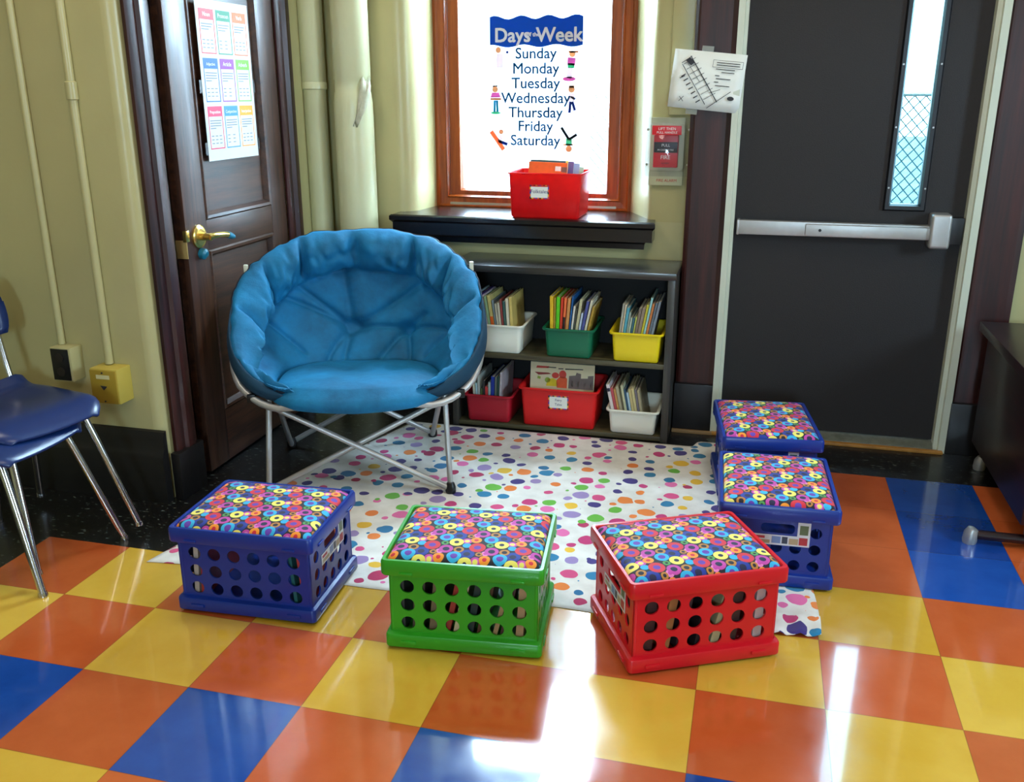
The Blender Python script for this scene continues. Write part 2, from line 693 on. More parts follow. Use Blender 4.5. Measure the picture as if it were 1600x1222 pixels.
# polka-dot fleece
def dot_fleece():
    m = bpy.data.materials.new('polka_dot_fleece')
    m.use_nodes = True
    t = NT(m.node_tree)
    b = m.node_tree.nodes['Principled BSDF']
    v = t.obj()
    warp = t.n('ShaderNodeTexNoise')
    t.put(warp.inputs['Vector'], v)
    warp.inputs['Scale'].default_value = 16
    vm = t.n('ShaderNodeVectorMath', operation='MULTIPLY_ADD')
    t.put(vm.inputs[0], warp.outputs['Color'])
    vm.inputs[1].default_value = (0.022, 0.022, 0)
    t.put(vm.inputs[2], v)
    flat = t.n('ShaderNodeVectorMath', operation='MULTIPLY')
    t.put(flat.inputs[0], vm.outputs[0])
    flat.inputs[1].default_value = (1, 1, 0)
    col = t.ramp(t.noise(v, 14, 4), [(0.3, srgb('d9d6cd')), (0.7, srgb('efede6'))])
    pal = ['1b6f9e', 'c22a6e', '3a2a78', 'e8b92a', '64b436', 'd9487f', 'ea7f2c', '9a83b8', '1b7aa6', 'b7265a', '3a2a78', 'e36aa6']
    for scale, rot, rmin, rmax, off in ((12.2, 0.0, 0.19, 0.37, 0.0), (12.2, 0.0, -0.16, 0.19, 0.5)):
        mp = t.mapping(flat.outputs[0], scale=(scale, scale, 1), loc=(off, off, off * 3))
        vo = t.n('ShaderNodeTexVoronoi', voronoi_dimensions='2D', feature='F1')
        t.put(vo.inputs['Vector'], mp)
        vo.inputs['Scale'].default_value = 1.0
        vo.inputs['Randomness'].default_value = 0.55
        sc = t.n('ShaderNodeSeparateColor')
        t.put(sc.inputs[0], vo.outputs['Color'])
        rad = t.math('ADD', rmin, t.math('MULTIPLY', sc.outputs[0], rmax - rmin))
        stops = [(i / len(pal), srgb(c)) for i, c in enumerate(pal)]
        dc = t.ramp(sc.outputs[1], stops, True)
        col = t.mix(t.math('LESS_THAN', vo.outputs['Distance'], rad), col, dc)
    t.put(b.inputs['Base Color'], col)
    b.inputs['Roughness'].default_value = 0.95
    b.inputs['Sheen Weight'].default_value = 0.2
    t.put(b.inputs['Normal'], t.bump(t.noise(v, 260, 3), 0.3, 0.002))
    return m


M['floor'] = floor_mat()
M['rings'] = ring_fabric()
M['fleece'] = dot_fleece()

# ================================================================== THE ROOM SHELL
YB, YL, XD = 1.70, 0.36, -0.07          # window wall, left wall front, left door wall
XW = -1.30                               # far left wall
ZC = 3.0

g = B()
box(g, XW - 0.1, 4.6, -5.6, 2.1, -0.08, 0.0)
struct('floor', g, M['floor'], sm=False)
g = B()
box(g, XW - 0.1, 4.6, -5.6, 2.1, ZC, ZC + 0.1)
struct('ceiling', g, M['ceiling'], sm=False)
g = B()
box(g, XW - 0.1, BWX - 0.38, -5.6, -5.5, 0, ZC)
box(g, BWX + 0.38, 4.6, -5.6, -5.5, 0, ZC)
box(g, BWX - 0.38, BWX + 0.38, -5.6, -5.5, 0, 1.2)
box(g, BWX - 0.38, BWX + 0.38, -5.6, -5.5, 2.1, ZC)
struct('wall_back_of_room', g, M['wall'], sm=False)
w3 = struct('added_fill_window', loc=(BWX, -5.54, 0))  # unseen window added behind the camera to give frontal fill light
g = B()
loft(g, [[(-0.38 + i, y, 1.2 + i), (0.38 - i, y, 1.2 + i), (0.38 - i, y, 2.1 - i), (-0.38 + i, y, 2.1 - i)] for i, y in ((0, -0.03), (0.05, -0.03), (0.05, 0.03), (0, 0.03))], closed=True)
obj('window_frame', g, M['honey'], w3, sm=False)
obj('window_pane', bx(-0.335, 0.335, 0.0, 0.004, 1.245, 2.055), M['glass'], w3, sm=False)
RWY0, RWY1, RWZ0, RWZ1 = -0.55, 0.10, 1.3, 2.1
g = B()
box(g, 4.5, 4.6, -5.5, RWY0, 0, ZC)
box(g, 4.5, 4.6, RWY1, 2.0, 0, ZC)
box(g, 4.5, 4.6, RWY0, RWY1, 0, RWZ0)
box(g, 4.5, 4.6, RWY0, RWY1, RWZ1, ZC)
struct('wall_right', g, M['wall'], sm=False)
w2 = struct('window_2', loc=(4.54, (RWY0 + RWY1) / 2, 0))
g = B()
hw = (RWY1 - RWY0) / 2
loft(g, [[(0, -hw + i, RWZ0 + i), (0, hw - i, RWZ0 + i), (0, hw - i, RWZ1 - i), (0, -hw + i, RWZ1 - i)] if False else [(x, -hw + i, RWZ0 + i), (x, hw - i, RWZ0 + i), (x, hw - i, RWZ1 - i), (x, -hw + i, RWZ1 - i)] for i, x in ((0, -0.03), (0.05, -0.03), (0.05, 0.03), (0, 0.03))], closed=True)
obj('window_frame', g, M['honey'], w2, sm=False)
obj('window_pane', bx(0.0, 0.004, -hw + 0.045, hw - 0.045, RWZ0 + 0.045, RWZ1 - 0.045), M['glass'], w2, sm=False)
struct('wall_far_left', bx(XW - 0.1, XW, -5.5, 0.36, 0, ZC), M['wall'], sm=False)

# left wall that faces the camera, with a bullnose corner
g = B()
prof = [(XW - 0.1, YL), (XD - 0.055, YL)]
for i in range(7):
    a = -PI / 2 + PI / 2 * i / 6
    prof.append((XD - 0.055 + 0.045 * math.cos(a), YL + 0.045 + 0.045 * math.sin(a)))
prof += [(XD - 0.01, YL + 0.10), (XW - 0.1, YL + 0.10)]
profile_z(g, prof, 0.0, ZC)
struct('wall_left', g, M['wall'])

# door wall (in depth): the piece above the door and the piece after it
g = B()
box(g, XD - 0.16, XD, 1.44, YB + 0.02, 0, ZC)
box(g, XD - 0.16, XD, 0.46, 1.44, 2.22, ZC)
box(g, XD - 0.30, XD - 0.20, 0.40, 1.6, 0, ZC)
struct('wall_left_door', g, M['wall'], sm=False)

# window wall with splayed reveals; deep masonry
WX0, WX1, WZ0, WZ1 = 0.405, 1.33, 0.875, 2.45        # opening at the frame
FX0, FX1 = 0.33, 1.452                                # opening at the room face
YW = 1.95
g = B()
box(g, XD - 0.16, WX0 - 0.10, YB, YB + 0.42, 0, ZC)
# left reveal: bullnose and splay
prof = [(WX0 - 0.10, YB), (FX0 - 0.01, YB), (FX0 + 0.025, YB + 0.012), (FX0 + 0.055, YB + 0.05), (WX0, YW), (WX0, YB + 0.42), (WX0 - 0.10, YB + 0.42)]
profile_z(g, prof, WZ0, WZ1)
prof = [(FX1 + 0.20, YB), (FX1 + 0.20, YB + 0.42), (WX1, YB + 0.42), (WX1, YW), (FX1 - 0.02, YB + 0.02), (FX1, YB)]
profile_z(g, prof, WZ0, WZ1)
box(g, WX0 - 0.10, FX1 + 0.20, YB, YB + 0.42, 0, WZ0)
box(g, WX0 - 0.10, FX1 + 0.20, YB, YB + 0.42, WZ1, ZC)
box(g, FX1 + 0.20, 1.80, YB, YB + 0.42, 0, ZC)
struct('wall_window', g, M['wall'], angle=50)

# wall around the exit door
g = B()
box(g, 1.62, 1.80, 1.60, YB + 0.01, 0, ZC)
box(g, 1.80, 2.66, 1.60, 1.75, 2.20, ZC)
box(g, 2.66, 4.6, 1.60, 1.75, 0, ZC)
struct('wall_exit', g, M['wall'], sm=False)

# baseboards
g = B()
prof = [(YL, 0.0), (YL - 0.035, 0.0), (YL - 0.035, 0.17), (YL - 0.030, 0.185), (YL - 0.022, 0.20), (YL - 0.022, 0.235), (YL - 0.012, 0.262), (YL, 0.266)]
profile_x(g, prof, XW, XD - 0.006)
struct('baseboard_left', g, M['black_base'])
g = B()
prof = [(YB, 0.0), (YB - 0.025, 0.0), (YB - 0.025, 0.20), (YB - 0.015, 0.235), (YB, 0.24)]
profile_x(g, prof, XD, 1.60)
struct('baseboard_window', g, M['black_base'])
g = B()
prof = [(1.60, 0.0), (1.575, 0.0), (1.575, 0.20), (1.585, 0.235), (1.60, 0.24)]
profile_x(g, prof, 2.86, 4.5)
struct('baseboard_exit', g, M['black_base'])
# thin tan strip where the border tiles meet the wall beside the exit
struct('trim_1', bx(1.60, 1.77, 1.515, 1.532, 0.0, 0.014, 0.002), mat('tan_strip', '8a6a42', 0.5, var=0.15))

# ================================================================== LEFT DOOR (dark panelled wood)
d1 = struct('door_1', loc=(XD, 0, 0))
g = B()   # casing on the corner side: stepped moulding
prof = [(0, 0.385), (0.012, 0.385), (0.018, 0.40), (0.018, 0.43), (0.03, 0.438), (0.03, 0.478), (0.022, 0.49), (0.012, 0.51), (0.0, 0.513)]
profile_z(g, [(x, y) for x, y in prof], 0.18, 2.24)
obj('casing', g, M['mahog'], d1)
obj('plinth', bx(0, 0.036, 0.362, 0.516, 0, 0.18, 0.004), M['black_wood'], d1)
g = B()
prof = [(0, 1.356), (0.0, 1.47), (0.012, 1.47), (0.02, 1.455), (0.03, 1.44), (0.03, 1.41), (0.016, 1.395), (0.016, 1.37), (0.008, 1.356)]
profile_z(g, prof, 0.0, 2.24)
obj('casing', g, M['mahog'], d1)
obj('head_casing', bx(0, 0.03, 0.40, 1.47, 2.14, 2.26, 0.006), M['mahog_y'], d1)
g = B()
box(g, -0.20, -0.02, 0.47, 0.513, 0, 2.18)
box(g, -0.20, -0.06, 0.513, 0.60, 0, 2.18)
box(g, -0.20, -0.06, 1.345, 1.37, 0, 2.18)
obj('jamb', g, M['black_wood'], d1, sm=False)
# slab with two recessed panels (rails and stiles stand proud)
DY0, DY1 = 0.60, 1.35
slab = obj('door_leaf', None or bx(-0.045, -0.018, DY0, DY1, 0.012, 2.12), M['mahog_y'], d1)
g = B()
box(g, -0.02, 0.0, DY0, 0.735, 0.012, 2.12, 0.003)
box(g, -0.02, 0.0, 1.225, DY1, 0.012, 2.12, 0.003)
obj('stile', g, M['mahog_d'], d1)
g = B()
box(g, -0.02, -0.0006, 0.735, 1.225, 0.845, 0.955, 0.003)
box(g, -0.02, -0.0006, 0.735, 1.225, 0.012, 0.22, 0.003)
box(g, -0.02, -0.0006, 0.735, 1.225, 2.00, 2.12, 0.003)
obj('rail', g, M['mahog_y'], d1)
for z0, z1 in ((0.22, 0.845), (0.955, 2.00)):
    g = B()
    loops = []
    for ins, xx in ((0.0, -0.003), (0.006, 0.004), (0.016, 0.002), (0.024, -0.012), (0.028, -0.0178)):
        loops.append([(xx, 0.735 + ins, z0 + ins), (xx, 1.225 - ins, z0 + ins), (xx, 1.225 - ins, z1 - ins), (xx, 0.735 + ins, z1 - ins)])
    loft(g, loops)
    obj('panel_moulding', g, M['mahog_y'], d1, sm=False)
# lever lock
g = B()
box(g, -0.0445, 0.001, 0.5965, 0.60, 0.835, 0.90, 0.001)
lab(obj('strike_plate', g, mat('pale_brass', 'cfae6c', 0.4, metal=0.4, var=0.1), d1), 'brass edge plate')
g = B()
box(g, -0.01, 0.004, 0.5925, 0.615, 0.895, 0.935, 0.002)
obj('latch', g, M['brass'], d1)
g = B()
tube(g, [(-0.001, 0.675, 0.905), (0.007, 0.675, 0.905), (0.012, 0.675, 0.905), (0.013, 0.675, 0.905)], [0.042, 0.042, 0.036, 0.028], 28)
lab(obj('rosette', g, M['brass'], d1), 'round brass rosette')
g = B()
cyl(g, (0.01, 0.675, 0.905), (0.052, 0.675, 0.905), 0.014, 16)
tube(g, spline([(0.048, 0.668, 0.906), (0.056, 0.70, 0.908), (0.054, 0.75, 0.904), (0.052, 0.785, 0.898)]), 0.0115, 12)
hd = obj('lever', g, M['brass'], d1)
g = B()
tube(g, [(0.052, 0.783, 0.8985), (0.051, 0.81, 0.890), (0.050, 0.83, 0.884)], [0.0125, 0.0125, 0.008], 12)
lab(obj('lever_tip', g, M['teal_tip'], hd), 'teal tip of the lever')
g = B()
tube(g, [(0.0, 0.68, 0.843), (0.018, 0.68, 0.840), (0.024, 0.68, 0.838)], [0.020, 0.020, 0.012], 16)
lab(obj('thumb_turn', g, M['teal_tip'], d1), 'teal thumb turn')

# grammar chart on the door
gc = thing('wall_chart', 'tall white chart of nine coloured grammar cards taped to the dark wooden door', 'poster', (XD + 0.0045, 0.965, 1.162))
gc.rotation_euler = (0, 0, PI / 2)


def px(x, z):
    return (x, z)


g = B()
poly(g, [(-0.178, 0.0), (0.178, 0.0), (0.178, 0.555), (-0.178, 0.555)], 0, -0.0012)
rot_geo(g, Matrix.Rotation(0, 4, 'Z'))
obj('sheet', g, mat('chart_paper', 'ccd0cd', 0.7, var=0.02), gc, sm=False)
heads = [('Noun', 'd23a3f'), ('Pronoun', '1f7a55'), ('Verb', 'e8621f'),
         ('Adjective', '1f5f9e'), ('Article', '8a3a9e'), ('Adverb', '6fae2e'),
         ('Preposition', 'd93a5e'), ('Conjunction', '3a86e0'), ('Interjection', 'f09a1f')]
for i, (hd_, c) in enumerate(heads):
    r_, k_ = divmod(i, 3)
    cx = -0.111 + 0.111 * k_
    zt = 0.524 - 0.166 * r_
    m_ = mat('card_' + hd_.lower(), c, 0.6, var=0.03)
    g = B()
    # coloured frame (ring of four strips) and header band, 0.3 mm proud
    for a, b_, c_, d_ in ((cx - 0.048, cx + 0.048, zt - 0.036, zt), (cx - 0.048, cx - 0.0445, zt - 0.148, zt - 0.036),
                          (cx + 0.0445, cx + 0.048, zt - 0.148, zt - 0.036), (cx - 0.048, cx + 0.048, zt - 0.151, zt - 0.147)):
        box(g, a, b_, -0.0018, -0.0012, c_, d_)
    cd = obj('card', g, m_, gc, sm=False)
    text('heading', hd_, 0.021 if len(hd_) < 9 else 0.0155, M['paper'], cd, (cx, -0.0021, zt - 0.025), FACE_Y, ext=0.0002)
    g = B()
    for q in range(4):
        w_ = (0.038, 0.036, 0.037, 0.018)[q] if r_ else (0.037, 0.033, 0.024, 0.0)[q]
        if w_:
            box(g, cx - 0.038, cx - 0.038 + 2 * w_, -0.0016, -0.0012, zt - 0.052 - 0.009 * q, zt - 0.049 - 0.009 * q)
    obj('small_print', g, M['ink_grey'], gc, sm=False)
    g = B()
    for q in range(3):
        for s in range(2 if k_ == 1 else 3):
            x0 = cx - 0.036 + (0.036 if k_ == 1 else 0.026) * s
            box(g, x0, x0 + 0.016, -0.0016, -0.0012, zt - 0.106 - 0.013 * q, zt - 0.103 - 0.013 * q)
    obj('word_list', g, M['ink_grey'], gc, sm=False)
for sx in (-1, 1):
    for zz in (0.045, 0.26):
        obj('tape', bx(sx * 0.178 - 0.016, sx * 0.178 + 0.016, -0.0005, 0.0008, zz - 0.022, zz + 0.022), M['black_wood'], gc, sm=False)

# ================================================================== LEFT WALL CONDUITS AND BOXES
g = B()
tube(g, [(0, 0, 0.0), (0, 0, 2.43)], 0.0125, 16, cap=False)
c1 = thing('conduit', 'thin cream conduit rising from the black outlet box on the left wall', 'conduit', (-0.443, YL - 0.0135, 0.563), group='wall conduits')
obj('pipe', g, M['wall'], c1)
c2 = thing('conduit', 'cream conduit with a coupling rising from the ochre box on the left wall', 'conduit', (-0.257, YL - 0.0150, 0.505), group='wall conduits')
g = B()
tube(g, [(0, 0, 0.0), (0, 0, 2.49)], 0.0140, 16, cap=False)
obj('pipe', g, M['wall'], c2)
g = B()
tube(g, [(0, 0, 0.875), (0, 0, 0.878), (0, 0, 0.93), (0, 0, 0.933)], [0.0142, 0.0190, 0.0190, 0.0142], 16, cap=False)
obj('coupling', g, M['wall'], c2)

ob = thing('outlet_box', 'cream outlet box with a black face plate on the left wall', 'outlet', (-0.415, YL, 0.502))
obj('box', bx(-0.042, 0.042, -0.062, 0.0, -0.06, 0.06, 0.004), M['wall'], ob)
pl = obj('face_plate', bx(-0.036, 0.034, -0.066, -0.062, -0.056, 0.056, 0.002), M['black_pl'], ob)
g = B()
for zz in (0.025, -0.025):
    tube(g, [(-0.001, -0.066, zz), (-0.001, -0.069, zz)], 0.016, 18)
obj('socket', g, mat('dark_brown_socket', '1c1514', 0.4, var=0.1), pl)
ob2 = thing('data_box', 'ochre yellow wall box below the second conduit on the left wall', 'outlet', (-0.240, YL, 0.440))
obj('box', bx(-0.054, 0.054, -0.075, 0.0, -0.062, 0.062, 0.004), mat('pale_ochre_box', 'c6b04e', 0.45, var=0.05), ob2)
pl = obj('face_plate', bx(-0.052, 0.050, -0.080, -0.075, -0.060, 0.058, 0.002), M['ochre_d'], ob2)
obj('label_strip', bx(-0.026, 0.026, -0.0812, -0.080, 0.028, 0.042), mat('cream_label', 'd8cf9a', 0.6, var=0.05), pl)
g = B()
poly(g, [(-0.012, 0.004), (0.014, 0.002), (0.0, -0.012)], 0, -0.002)
obj('jack', g, M['ink'], pl, loc=(-0.001, -0.080, 0.0))
for zz in (0.05, -0.052):
    g = B()
    tube(g, [(0.0, 0.0, zz), (0.0, -0.0025, zz)], 0.003, 10)
    obj('screw', g, M['ink'], pl, loc=(-0.001, -0.080, 0.0))

# ================================================================== CORNER PIPES
p1 = thing('steam_pipe', 'narrower cream pipe in the corner nearest the wooden door', 'pipe', (-0.030, 1.610, 0), group='steam pipes')
g = B()
tube(g, [(0, 0, 0), (0, 0, 1.425), (0, 0, 1.43), (0, 0, 2.98)], [0.050, 0.050, 0.0535, 0.0535], 28, cap=False)
obj('pipe', g, M['pipe'], p1)
g = B()
tube(g, [(0, 0, 1.412), (0, 0, 1.416), (0, 0, 1.440), (0, 0, 1.444)], [0.0505, 0.0555, 0.0555, 0.053], 28, cap=False)
obj('collar', g, M['pipe'], p1)
p2 = thing('steam_pipe', 'thicker lagged cream pipe with torn wrapping beside the window', 'pipe', (0.153, 1.605, 0), group='steam pipes')
g = B()
zs = [0, 1.30, 1.36, 1.40, 1.405, 1.45, 1.455, 2.98]
rs = [0.086, 0.085, 0.084, 0.079, 0.0765, 0.0765, 0.0795, 0.0795]
tube(g, [(0, 0, z) for z in zs], rs, 32, cap=False)
obj('lagging', g, M['pipe'], p2)
# torn strip of wrapping that curls off the right side
g = B()
rows = []
for i in range(13):
    f = i / 12
    z = 1.455 - 0.19 * f
    a = 0.15 - 0.5 * f
    lift = 0.012 * math.sin(f * PI) + 0.006 * math.sin(f * 9)
    row = []
    for j in range(5):
        aa = -0.85 + a + 0.55 * (j / 4) * (1 - 0.55 * f)
        rad = 0.083 + lift + 0.012 * (j / 4) * math.sin(f * PI)
        row.append((rad * math.cos(aa), rad * math.sin(aa), z + 0.012 * math.sin(j * 2 + f * 6)))
    rows.append(row)
loft(g, rows, ring=False)
tf = obj('torn_wrap', g, mat('torn_wrapping', 'b9b79a', 0.7, var=0.2, vscale=30), p2)
so = tf.modifiers.new('thickness', 'SOLIDIFY')
so.thickness = 0.003

# ================================================================== WINDOW
w1 = struct('window_1', loc=(0, 0, 0))


def rect_frame(x0, x1, z0, z1, prof):
    """picture-frame moulding: prof = [(inset, y)], closed"""
    g = B()
    loops = [[(x0 + i, y, z0 + i), (x1 - i, y, z0 + i), (x1 - i, y, z1 - i), (x0 + i, y, z1 - i)] for i, y in prof]
    loft(g, loops, closed=True)
    return g


obj('window_frame', rect_frame(WX0, WX1, WZ0, WZ1, [(0, YW + 0.10), (0, YW), (0.014, YW - 0.006), (0.022, YW + 0.004), (0.05, YW + 0.006), (0.056, YW - 0.002), (0.064, YW + 0.012), (0.064, YW + 0.10)]), M['honey'], w1, sm=False)
obj('sash', rect_frame(WX0 + 0.066, WX1 - 0.066, WZ0 + 0.035, WZ1 - 0.066, [(0, YW + 0.07), (0, YW + 0.018), (0.048, YW + 0.018), (0.058, YW + 0.035), (0.058, YW + 0.07)]), M['honey'], w1, sm=False)
obj('window_pane', bx(WX0 + 0.12, WX1 - 0.12, YW + 0.050, YW + 0.055, WZ0 + 0.09, WZ1 - 0.12), M['glass'], w1, sm=False)
g = B()
box(g, WX0 + 0.066, WX1 - 0.066, YW + 0.0, YW + 0.035, WZ0 + 0.012, WZ0 + 0.030, 0.003)
lab(obj('bottom_bead', g, mat('grey_alloy_bead', 'a9a394', 0.4, metal=0.3, var=0.1), w1), 'pale metal bead')
# sill board with moulded apron
g = B()
prof = [(1.99, 0.885), (1.598, 0.885), (1.588, 0.879), (1.588, 0.862), (1.600, 0.852), (1.612, 0.838), (1.618, 0.82), (1.640, 0.80), (1.652, 0.785), (1.655, 0.762), (1.70, 0.757), (1.70, 0.84), (1.99, 0.84)]
g2 = B()
sx0, sx1 = 0.303, 1.482
steps = []
for (y, z) in prof:
    if y <= 1.70:
        k = max(0.0, (y - 1.588)) * 0.75
        steps.append((sx0 + k, sx1 - k, y, z))
front = [s for s in steps]
loops = []
# cross-section extruded with mitred returns
lo = [(a, y, z) for a, b, y, z in front]
hi = [(b, y, z) for a, b, y, z in front]
loft(g, [lo, hi], ring=False)
g.faces.new([g.verts.new(p) for p in lo])
g.faces.new([g.verts.new(p) for p in hi])
box(g, FX0 + 0.01, FX1 - 0.01, 1.66, YW + 0.01, 0.84, 0.885)
box(g, sx0 + 0.012, sx1 - 0.012, 1.60, 1.70, 0.80, 0.8848)
bmesh.ops.remove_doubles(g, verts=g.verts, dist=0.0002)
obj('window_sill', g, M['black_wood_x'], w1, sm=False)

# days-of-the-week poster on the pane
PW = thing('days_poster', 'white days of the week poster taped inside the bright window pane', 'poster', (0.8735, YW + 0.046, 1.05))
pm = paper_mat('backlit_paper', 'f7f9fb', 0.5)
g = B()
poly(g, [(-0.255, 0.0), (0.255, 0.0), (0.255, 0.70), (-0.255, 0.70)], 0, -0.0005)
obj('sheet', g, pm, PW, sm=False)
blue_t = paper_mat('poster_blue', '17507f', 0.3)
ban = paper_mat('banner_blue', '2258a8', 0.35)
g = B()
n = 24
top = [(0.213 - 0.426 * i / n, 0.668 + 0.008 * math.sin(i * 0.9)) for i in range(n + 1)]
bot = [(-0.213 + 0.426 * i / n, 0.548 + 0.006 * math.sin(i * 0.75 + 1.2)) for i in range(n + 1)]
poly(g, bot + top, 0, -0.0006)
bn = obj('banner', g, ban, PW, loc=(0, -0.0006, 0), sm=False)
wt = paper_mat('poster_white_print', 'ffffff', 0.5)
text('title', 'Days', 0.084, wt, bn, (-0.108, -0.0012, 0.566), ext=0.0003, fat=0.0022)
text('title', 'of the', 0.024, wt, bn, (-0.012, -0.0012, 0.588), ext=0.0003, fat=0.0008)
text('title', 'Week', 0.084, wt, bn, (0.106, -0.0012, 0.566), ext=0.0003, fat=0.0022)
for nm, zc in zip(('Sunday', 'Monday', 'Tuesday', 'Wednesday', 'Thursday', 'Friday', 'Saturday'), (1.547, 1.483, 1.420, 1.356, 1.293, 1.233, 1.170)):
    text('day_name', nm, 0.066, blue_t, PW, (0.0, -0.0012, zc - 1.05 - 0.002), ext=0.0003, squeeze=1.02, fat=0.0011)
PC = {k: paper_mat('print_' + k, c, 0.42) for k, c in dict(skin='d9a982', pink='d67ab4', green='5cbf94', teal='1f8fae', navy='2b3f8c', orange='ef8a5c', black='1c1f22', brown='b57a4c', pale='f0dfe2').items()}


def figure(name, cx, cz, shapes):
    g = B()
    ms = []
    for k, pts in shapes:
        if PC[k] not in ms:
            ms.append(PC[k])
        poly(g, [(cx + x, cz + z) for x, z in pts], ms.index(PC[k]), -0.0004)
    obj(name, g, ms, PW, loc=(0, -0.0006, 0), sm=False)


def quad(x0, z0, x1, z1, w):
    dx, dz = x1 - x0, z1 - z0
    L = math.hypot(dx, dz)
    nx, nz = -dz / L * w / 2, dx / L * w / 2
    return [(x0 + nx, z0 + nz), (x1 + nx, z1 + nz), (x1 - nx, z1 - nz), (x0 - nx, z0 - nz)]


figure('child_figure', -0.168, 0.487, [('pale', quad(0, -0.03, 0, 0.03, 0.03)), ('skin', disc_pts(-0.006, 0.045, 0.013)), ('navy', disc_pts(0.036, 0.035, 0.006))])
figure('child_figure', 0.162, 0.465, [('pink', disc_pts(-0.008, -0.058, 0.03, 0.010)), ('pale', quad(-0.008, -0.055, -0.004, -0.01, 0.024)), ('green', quad(0, -0.012, 0, 0.008, 0.03)), ('pink', quad(0, 0.0, 0.002, 0.032, 0.036)), ('skin', disc_pts(0.005, 0.047, 0.014)), ('brown', quad(-0.012, 0.056, 0.032, 0.056, 0.008))])
figure('child_figure', -0.187, 0.315, [('green', disc_pts(0, -0.055, 0.024, 0.006)), ('teal', quad(-0.006, -0.05, -0.005, 0.0, 0.011)), ('teal', quad(0.008, -0.05, 0.006, 0.0, 0.011)), ('pink', [(-0.026, 0.012), (-0.018, 0.034), (0.016, 0.034), (0.024, 0.012)]), ('brown', quad(-0.026, 0.006, 0.026, 0.006, 0.009)), ('skin', disc_pts(-0.003, 0.048, 0.014)), ('black', quad(-0.014, 0.061, 0.008, 0.063, 0.006))])
figure('child_figure', 0.166, 0.310, [('navy', quad(-0.008, -0.048, -0.004, 0.0, 0.012)), ('navy', quad(0.017, -0.038, 0.004, 0.0, 0.012)), ('pale', quad(0, 0.0, 0, 0.036, 0.028)), ('navy', quad(-0.004, 0.02, 0.018, 0.012, 0.009)), ('skin', disc_pts(0, 0.053, 0.015)), ('brown', quad(-0.012, 0.064, 0.012, 0.064, 0.010))])
figure('child_figure', -0.168, 0.130, [('orange', quad(-0.042, 0.048, 0.018, -0.034, 0.020)), ('navy', quad(-0.004, 0.004, 0.036, -0.010, 0.014)), ('pale', quad(0.0, 0.0, 0.006, 0.034, 0.020)), ('skin', disc_pts(0.006, 0.046, 0.011))])
figure('child_figure', 0.158, 0.140, [('black', quad(0, 0.005, -0.036, 0.058, 0.012)), ('black', quad(0, 0.005, 0.036, 0.028, 0.012)), ('green', quad(0, -0.022, 0, 0.010, 0.028)), ('skin', disc_pts(0, -0.036, 0.015)), ('skin', quad(-0.026, -0.018, 0.02, -0.018, 0.008))])

# ================================================================== EXIT DOOR
d2 = struct('door_2', loc=(0, 0, 0))
YD = 1.60
g = B()
box(g, 1.795, 2.372, YD, YD + 0.045, 0.035, 2.13)
box(g, 2.502, 2.66, YD, YD + 0.045, 0.035, 2.13)
box(g, 2.372, 2.502, YD, YD + 0.045, 0.035, 0.985)
box(g, 2.372, 2.502, YD, YD + 0.045, 1.98, 2.13)
obj('door_leaf', g, M['bronze'], d2, sm=False)
obj('lite_frame', rect_frame(2.358, 2.512, 0.962, 1.995, [(0, YD + 0.02), (0, YD - 0.004), (0.006, YD - 0.016), (0.020, YD - 0.016), (0.027, YD - 0.002), (0.027, YD + 0.02)]), mat('black_lite_frame', '0b0c12', 0.4, var=0.1), d2, sm=False)
obj('door_glass', bx(2.384, 2.487, YD + 0.016, YD + 0.022, 0.985, 1.975), M['glass_wired'], d2, sm=False)
for xx in (2.370, 2.501):
    for zz in (1.05, 1.275, 1.50, 1.75):
        g = B()
        tube(g, [(xx, YD - 0.018, zz), (xx, YD - 0.0155, zz)], 0.0035, 10)
        obj('screw', g, M['satin'], d2)
# frame: two jambs and head with a stop bead
for x0, x1, s in ((1.762, 1.800, 1), (2.655, 2.700, -1)):
    g = B()
    if s > 0:
        prof = [(x0, 1.60), (x0, 1.538), (x1 - 0.014, 1.538), (x1 - 0.012, 1.552), (x1, 1.552), (x1, 1.66), (x0, 1.66)]
    else:
        prof = [(x1, 1.60), (x1, 1.538), (x0 + 0.018, 1.538), (x0 + 0.016, 1.556), (x0, 1.556), (x0, 1.66), (x1, 1.66)]
    profile_z(g, prof, 0.0, 2.17)
    obj('jamb', g, M['frame_w'], d2, sm=False)
obj('head_jamb', bx(1.762, 2.700, 1.538, 1.66, 2.125, 2.18), M['frame_w'], d2, sm=False)
g = B()
prof = [(1.545, 0.0), (1.548, 0.012), (1.575, 0.028), (1.66, 0.034), (1.66, 0.0)]
profile_x(g, prof, 1.80, 2.655)
lab(obj('threshold', g, mat('worn_metal_threshold', '6f7468', 0.45, metal=0.4, var=0.2, vscale=30), d2), 'worn grey metal threshold')
lab(obj('threshold_strip', bx(1.765, 2.69, 1.518, 1.545, 0.0, 0.012, 0.003), mat('tan_wood_strip', 'a9762f', 0.5, var=0.2, vscale=20), d2), 'tan edging strip')
# panic bar
g = B()
box(g, 1.815, 2.54, 1.548, 1.585, 0.858, 0.914, 0.004)
pb = obj('panic_bar', g, M['satin'], d2)
g = B()
box(g, 2.075, 2.535, 1.530, 1.552, 0.862, 0.908, 0.004)
pp = obj('push_pad', g, M['satin'], pb)
g = B()
tube(g, [(2.13, 1.5285, 0.886), (2.13, 1.531, 0.886)], 0.006, 12)
obj('dogging_hole', g, M['black_pl'], pp)
obj('end_cap', bx(1.811, 1.822, 1.545, 1.60, 0.856, 0.916, 0.004), M['satin'], pb)
g = B()
box(g, 2.528, 2.602, 1.515, 1.60, 0.830, 0.962, 0.014, seg=4)
obj('latch_case', g, M['satin'], pb)
obj('strike', bx(2.600, 2.652, 1.560, 1.60, 0.845, 0.945, 0.002), M['black_pl'], d2)
